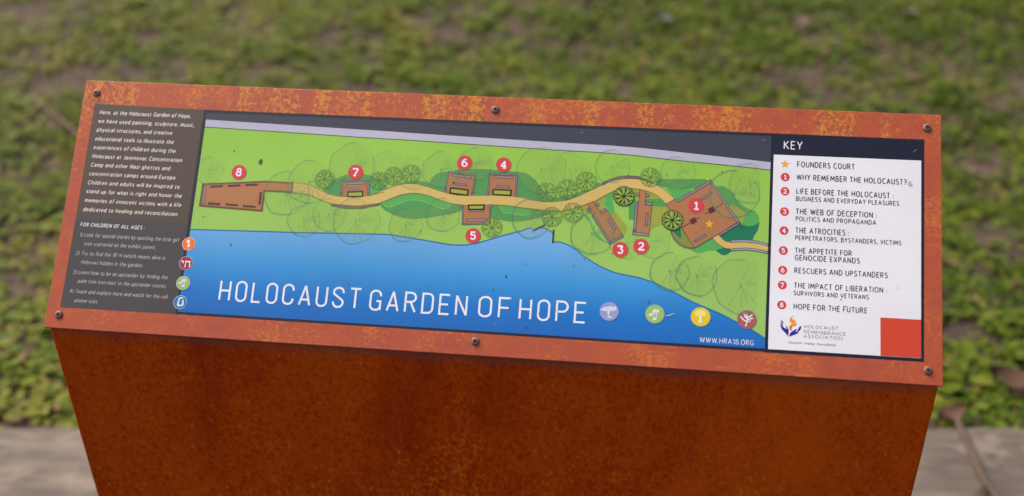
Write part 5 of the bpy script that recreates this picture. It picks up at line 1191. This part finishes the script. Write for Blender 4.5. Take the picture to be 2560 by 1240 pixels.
for i, (u_, v_) in enumerate([(-.436, PH/2-.0143), (0, PH/2-.0143), (.436, PH/2-.0143), (-.436, -PH/2+.0142), (0, -PH/2+.0142), (.436, -PH/2+.0142)]):
    o = bpy.data.objects.new("screw", scr); C.objects.link(o); o.parent = sign
    o.matrix_local = M_panel @ Matrix.Translation((u_, v_, .0001)) @ Matrix.Rotation(i*.7, 4, 'Z')
    k = bpy.data.objects.new("socket", soc); C.objects.link(k); k.parent = o

# ------------------------------------------------------------------ ground
BARE = [(-2.122, 2.892, 0.23, 0.23), (-1.914, 2.526, 0.16, 0.16), (-1.604, 2.351, 0.27, 0.16), (-1.875, 2.245, 0.15, 0.12), (-0.561, 2.91, 0.19, 0.25), (-0.89, 2.728, 0.16, 0.13), (-0.317, 2.836, 0.11, 0.15), (-0.293, 3.146, 0.39, 0.09), (0.585, 2.507, 0.23, 0.18), (0.759, 2.97, 0.11, 0.14), (1.272, 2.619, 0.17, 0.24), (-1.717, 2.036, 0.1, 0.09), (-1.327, 1.18, 0.11, 0.07), (-1.592, 1.685, 0.09, 0.1), (1.054, 1.589, 0.09, 0.1), (0.876, 1.137, 0.07, 0.06), (1.13, 1.977, 0.09, 0.1), (-1.064, 2.433, 0.12, 0.09), (0.397, 2.669, 0.09, 0.09), (1.008, 2.794, 0.12, 0.11), (-0.756, 2.289, 0.18, 0.08), (-1.279, 2.846, 0.1, 0.12), (0.067, 2.852, 0.11, 0.11), (-1.232, 0.915, 0.05, 0.05)]
def bareness(x, y):
    b = 0
    for bx, by, rx, ry in BARE:
        d = ((x-bx)/rx)**2+((y-by)/ry)**2
        if d < 1.6: b = max(b, 1-d/1.6)
    return b
TA, TB = Vector((*(-1.081, 0.601), 0)), Vector((*(0.92, 0.81), 0))      # far upper edge of the timber
TDIR = (TB-TA).normalized(); TN = Vector((-TDIR.y, TDIR.x, 0))
if TN.y < 0: TN = -TN
def gz(x, y):
    near = max(0, 1-abs(x)/9)*max(0, 1-abs(y-2.5)/7)
    return .028*noise.noise(Vector((x*1.7, y*1.7, 0)))*near+.012*noise.noise(Vector((x*7, y*7, 3)))*near
def ground():
    xs = sorted(set([-60,-30,-15,-8]+[round(-5+.08*i, 3) for i in range(126)]+[8,15,30,60])); ys = sorted(set([-60,-30,-12,-6,-3]+[round(-1.5+.08*i, 3) for i in range(107)]+[10,16,30,60]))
    nx = len(xs); v = []; f_ = []
    for y in ys:
        for x in xs:
            d = (Vector((x, y, 0))-TA).dot(TN)
            v.append((x, y, gz(x, y)*min(1, max(0, d/.25)) if d < .25 else gz(x, y)))
    for j in range(len(ys)-1):
        for i in range(nx-1): f_.append((j*nx+i, j*nx+i+1, (j+1)*nx+i+1, (j+1)*nx+i))
    me = bpy.data.meshes.new("ground"); me.from_pydata(v, [], f_); me.polygons.foreach_set('use_smooth', [True]*len(f_))
    mt, n, b = new_mat("bare_soil"); oc = objc(n)
    a = noise_tex(n, oc, 3, 5, .6); c_ = noise_tex(n, oc, 38, 6, .7)
    col = mixc(n, remap(n, a, .3, .7), (.075,.047,.03), (.14,.092,.062)); col = mixc(n, remap(n, c_, .3, .75), col, (.032,.02,.014))
    n.links.new(col, b.inputs['Base Color']); b.inputs['Roughness'].default_value = .95; bump(n, b, c_, .9, .02)
    return tag(link("ground", me, [mt]), kind='structure')
ground()

# ------------------------------------------------------------------ low leafy weeds and grass (nobody could count them)
def leaf_mat(name, stops, rough=.55):
    mt, n, b = new_mat(name)
    at = N(n, "ShaderNodeAttribute"); at.attribute_name = 'tone'
    col = ramp(n, at.outputs['Fac'], stops)
    g = noise_tex(n, objc(n), 160, 3); col = mixc(n, 1.0, col, remap(n, g, .3, .7, .8, 1.15), 'MULTIPLY')
    n.links.new(col, b.inputs['Base Color']); b.inputs['Roughness'].default_value = rough; b.inputs['Specular IOR Level'].default_value = .12
    tr = N(n, "ShaderNodeBsdfTranslucent"); n.links.new(col, tr.inputs['Color'])
    ms = N(n, "ShaderNodeMixShader"); ms.inputs[0].default_value = .3
    n.links.new(b.outputs[0], ms.inputs[1]); n.links.new(tr.outputs[0], ms.inputs[2])
    n.links.new(ms.outputs[0], n.nodes['Material Output'].inputs['Surface'])
    return mt
class Leaves:
    def __init__(s): s.v = []; s.f = []; s.t = []
    def leaf(s, p_, az, pitch, L, wd, tone, fold=.25, droop=.25):
        d = Vector((math.cos(az), math.sin(az), 0)); sd_ = Vector((-d.y, d.x, 0)); up = Vector((0, 0, 1))
        ax_ = d*math.cos(pitch)+up*math.sin(pitch); nn = up*math.cos(pitch)-d*math.sin(pitch)
        b = len(s.v)
        Q_ = lambda t, w_: p_+ax_*(L*t)-nn*(droop*L*t*t)+sd_*(w_*wd)+nn*(abs(w_)*wd*fold)
        for q_ in (Q_(0,0), Q_(.35,.5), Q_(.7,.42), Q_(1,0), Q_(.7,-.42), Q_(.35,-.5)): s.v.append(q_[:])
        s.f += [(b, b+1, b+2, b+3), (b, b+3, b+4, b+5)]; s.t += [tone]*6
    def blade(s, p_, az, L, wd, tone, lean):
        d = Vector((math.cos(az), math.sin(az), 0)); sd_ = Vector((-d.y, d.x, 0)); b = len(s.v)
        for t, w_ in ((0,1),(.5,.8),(1,.1)):
            c_ = p_+Vector((0,0,1))*(L*t*(1-.35*lean*t))+d*(L*lean*t*t)
            s.v.append((c_+sd_*wd*w_)[:]); s.v.append((c_-sd_*wd*w_)[:])
        s.f += [(b, b+1, b+3, b+2), (b+2, b+3, b+5, b+4)]; s.t += [tone]*6
    def build(s, name, mt):
        me = bpy.data.meshes.new(name); me.from_pydata(s.v, [], s.f)
        at = me.attributes.new('tone', 'FLOAT', 'POINT'); at.data.foreach_set('value', s.t)
        me.polygons.foreach_set('use_smooth', [True]*len(s.f))
        return link(name, me, [mt])
green = leaf_mat("weed_leaf", [(0, (.034,.058,.005)), (.35, (.084,.138,.01)), (.65, (.145,.19,.017)), (.9, (.23,.23,.032)), (1, (.23,.155,.07))])
rnd = random.Random(11)
weeds = Leaves(); grass = Leaves(); litter = Leaves()
def nz(x, y, s_, o_): return noise.noise(Vector((x*s_, y*s_, o_)))
def place(): 
    x = rnd.uniform(-2.9, 2.9); y = rnd.uniform(.6, 4.7)
    return x, y, (Vector((x, y, 0))-TA).dot(TN)
for i in range(43000):
    x, y, dd = place()
    if dd < -.035-.03*nz(x, y, 8, 40) or (dd < 0 and nz(x, y, 5, 41) < (.05 if x < 0 else .2)): continue
    dens = .86+.34*nz(x, y, 1.7, 0)+.5*nz(x, y, 6, 5)+.42*nz(x, y, 15, 8)-.6*bareness(x, y)
    if dd < .3: dens += .5*(1-dd/.3)+.15
    if x < -.9: dens -= .1
    if rnd.random() > dens: continue
    p_ = Vector((x, y, gz(x, y) if dd > 0 else .056))
    hue = .5-.08*x+.34*nz(x, y, 5, 9)+.1*nz(x, y, 1.2, 30)+rnd.uniform(-.14, .14)
    size = rnd.uniform(.6, 1.25)*(1.05 if dd < .4 else .95)
    for j in range(rnd.randint(3, 6)):
        L = rnd.uniform(.014, .032)*size; off = rnd.uniform(.0, .026)*size; az = rnd.uniform(0, math.tau)
        q_ = p_+Vector((off*math.cos(az), off*math.sin(az), rnd.uniform(.002, .02)*size))
        tn = min(.93, max(0, hue+rnd.uniform(-.22, .22)))
        if rnd.random() < .05: tn = 1
        weeds.leaf(q_, az+rnd.uniform(-.6, .6), rnd.uniform(-.15, .7), L, L*rnd.uniform(.5, .85), tn)
for i in range(17000):
    x, y, dd = place()
    if dd < .01: continue
    if rnd.random() > .55+.6*nz(x, y, 1.3, 20)-.35*bareness(x, y): continue
    grass.blade(Vector((x, y, gz(x, y))), rnd.uniform(0, math.tau), rnd.uniform(.02, .055), rnd.uniform(.001, .0022), rnd.uniform(.35, .95), rnd.uniform(.25, 1))
for i in range(15000):
    x, y, dd = place()
    if dd < .02: continue
    L = rnd.uniform(.006, .026)
    litter.leaf(Vector((x, y, gz(x, y)+rnd.uniform(.002, .012))), rnd.uniform(0, math.tau), rnd.uniform(-.2, .4), L, L*rnd.uniform(.2, .6), rnd.random()**1.3, .2, .1)
tag(weeds.build("weeds", green), "low broad-leaved green weeds covering the soil behind the sign", "weeds", kind='stuff')
tag(grass.build("grass", green), "thin grass blades scattered among the low weeds", "grass", kind='stuff')
tag(litter.build("leaf_litter", leaf_mat("dry_litter", [(0, (.05,.03,.018)), (.5, (.13,.08,.048)), (.85, (.2,.135,.085)), (1, (.28,.22,.16))])), "small dry brown leaf flecks on the bare soil", "leaf litter", kind='stuff')

# ------------------------------------------------------------------ weathered timber edging beam
def timber():
    bm = bmesh.new(); nx, ny = 220, 14; L0, L1, D = -2.6, 2.6, .34; Hh = .055
    prof = [(0, -.02), (0, .02), (.004, .044), (.014, .053)]+[(.03+.28*i/8, .055) for i in range(9)]+[(.326, .052), (.337, .042), (.34, .018), (.34, -.02)]
    mid = (TA+TB)/2
    rows = []
    for i in range(nx+1):
        s_ = L0+(L1-L0)*i/nx; row = []
        for dd, z in prof:
            wob = .006*noise.noise(Vector((s_*6, dd*9, 1)))+.003*noise.noise(Vector((s_*22, dd*40, 4)))
            edge = .006*noise.noise(Vector((s_*9, 0, 7)))+.004*noise.noise(Vector((s_*30, 0, 2))) if dd < .02 else 0
            pz = z+(wob+.004*noise.noise(Vector((s_*2.5, dd*70, 8))) if z > .03 else 0)
            q_ = mid+TDIR*s_-TN*(dd+edge); row.append(bm.verts.new((q_.x, q_.y, pz)))
        rows.append(row)
    for a, b in zip(rows, rows[1:]):
        for j in range(len(prof)-1): bm.faces.new((a[j], a[j+1], b[j+1], b[j])).smooth = True
    bm.faces.new(rows[0]); bm.faces.new(rows[-1][::-1])
    bmesh.ops.recalc_face_normals(bm, faces=bm.faces[:])
    mt, n, b = new_mat("weathered_timber"); oc = objc(n)
    rot = N(n, "ShaderNodeMapping"); rot.inputs['Rotation'].default_value = (0, 0, -math.atan2(TDIR.y, TDIR.x)); n.links.new(oc, rot.inputs['Vector'])
    vv = rot.outputs['Vector']
    gr = noise_tex(n, mapping(n, vv, (3.4, 30, 10)), 1, 6, .65, 1.2); pt = noise_tex(n, mapping(n, vv, (2.6, 6, 2)), 1, 4, .55); fn = noise_tex(n, mapping(n, vv, (14, 160, 40)), 1, 4, .6)
    col = mixc(n, remap(n, pt, .4, .62), (.082,.062,.05), (.21,.165,.125)); col = mixc(n, remap(n, gr, .47, .66, 0, .65), col, (.05,.04,.034))
    col = mixc(n, remap(n, fn, .4, .75, 0, .35), col, (.25,.205,.16))
    bl = noise_tex(n, mapping(n, vv, (9, 15, 9), (2, 1, 0)), 1, 4, .6); col = mixc(n, remap(n, bl, .55, .36, 0, .6), col, (.075,.06,.05)); col = mixc(n, remap(n, bl, .56, .7, 0, .6), col, (.25,.2,.155))
    st = remap(n, noise_tex(n, mapping(n, vv, (9, 24, 9), (5,5,5)), 1, 3), .6, .72, 0, .6); col = mixc(n, st, col, (.042,.033,.027))
    n.links.new(col, b.inputs['Base Color']); b.inputs['Roughness'].default_value = .85; bump(n, b, gr, .6, .006)
    return tag(link("timber_beam", to_mesh(bm, "timber_beam"), [mt]), "weathered greyish brown timber beam lying along the edge of the weeds", "timber")
timber()

# ------------------------------------------------------------------ twigs and fallen leaves
def tube(bm, pts, radii, n=8):
    rows = []
    for i, p_ in enumerate(pts):
        p_ = Vector(p_); d = (Vector(pts[min(i+1, len(pts)-1)])-Vector(pts[max(i-1, 0)])).normalized()
        a = d.cross(Vector((0, 0, 1))).normalized(); b = a.cross(d)
        rows.append([bm.verts.new(p_+(a*math.cos(t*math.tau/n)+b*math.sin(t*math.tau/n))*radii[i]) for t in range(n)])
    for a, b in zip(rows, rows[1:]):
        for t in range(n): bm.faces.new((a[t], a[(t+1) % n], b[(t+1) % n], b[t])).smooth = True
    bm.faces.new(rows[0][::-1]); bm.faces.new(rows[-1])
def bark(name, a, b_):
    mt, n, b = new_mat(name); f_ = noise_tex(n, objc(n), 90, 5); n.links.new(mixc(n, f_, a, b_), b.inputs['Base Color']); b.inputs['Roughness'].default_value = .85; bump(n, b, f_, .5, .003); return mt
bm = bmesh.new()
path = [(*(0.788, 0.799), .07), (*(0.793, 0.759), .066), (*(0.8, 0.706), .067), (*(0.802, 0.663), .066), (*(0.809, 0.627), .065), (*(0.821, 0.583), .064), (*(0.831, 0.536), .064)]
tube(bm, path, [.005,.0075,.0066,.0072,.0056,.0058,.004])
tube(bm, [path[4], (*(0.781, 0.592), .068), (*(0.765, 0.563), .07)], [.004,.0028,.0018])
tag(link("twig", to_mesh(bm, "twig"), [bark("brown_bark", (.045,.028,.02), (.12,.078,.055))]), "thin brown twig lying across the timber beam right of the sign", "twig")
bm = bmesh.new()
tube(bm, [(*(-1.755, 2.085), .035), (*(-1.674, 2.018), .033), (*(-1.587, 1.943), .03), (*(-1.492, 1.862), .03), (*(-1.379, 1.759), .026)], [.003,.0052,.005,.0055,.004])
tag(link("twig", to_mesh(bm, "twig"), [bark("tan_bark", (.09,.055,.032), (.17,.11,.07))]), "pale brown stick in the weeds left of the sign's upper corner", "twig")
def dead_leaf(px_, L, az, cols, label, curl):
    bm = bmesh.new(); n = 8; rows = []
    for i in range(n+1):
        t = i/n; wd = L*.3*math.sin(math.pi*min(1, t*1.02+.02))**.8
        rows.append([bm.verts.new((L*(t-.5), wd*k, L*curl*((t-.5)**2*1.4+.5*k*k*.5)+.001)) for k in (-1, -.5, 0, .5, 1)])
    for a, b in zip(rows, rows[1:]):
        for k in range(4): bm.faces.new((a[k], a[k+1], b[k+1], b[k])).smooth = True
    o = link("fallen_leaf", to_mesh(bm, "fallen_leaf"), [bark("dry_leaf", *cols)])
    o.location = (*px_, gz(*px_)+.03); o.rotation_euler = (rnd.uniform(-.2, .2), rnd.uniform(-.2, .2), az)
    return tag(o, label, "leaf", "fallen leaves among the weeds")
tan, grey, rusty = ((.11,.065,.042), (.19,.125,.09)), ((.09,.075,.064), (.16,.135,.12)), ((.05,.022,.012), (.1,.046,.024))
dead_leaf((0.688, 2.964), .085, .3, tan, "curled tan fallen leaf on bare soil near the top of the picture", .5)
dead_leaf((1.081, 3.076), .08, 1.2, grey, "pale grey fallen leaf among the weeds at upper right", .4)
dead_leaf((0.207, 2.921), .07, 2.2, grey, "small whitish fallen leaf among dense green weeds above the sign's centre right", .5)
dead_leaf((0.944, 0.974), .1, -.3, rusty, "dark rusty brown fallen leaf in the bright weeds right of the sign's lower corner", .4)
dead_leaf((-0.558, 2.722), .06, .8, tan, "small tan fallen leaf on soil above the sign's middle", .5)
dead_leaf((0.802, 0.864), .07, .5, rusty, "dark brown fallen leaf at the top end of the twig on the timber", .6)
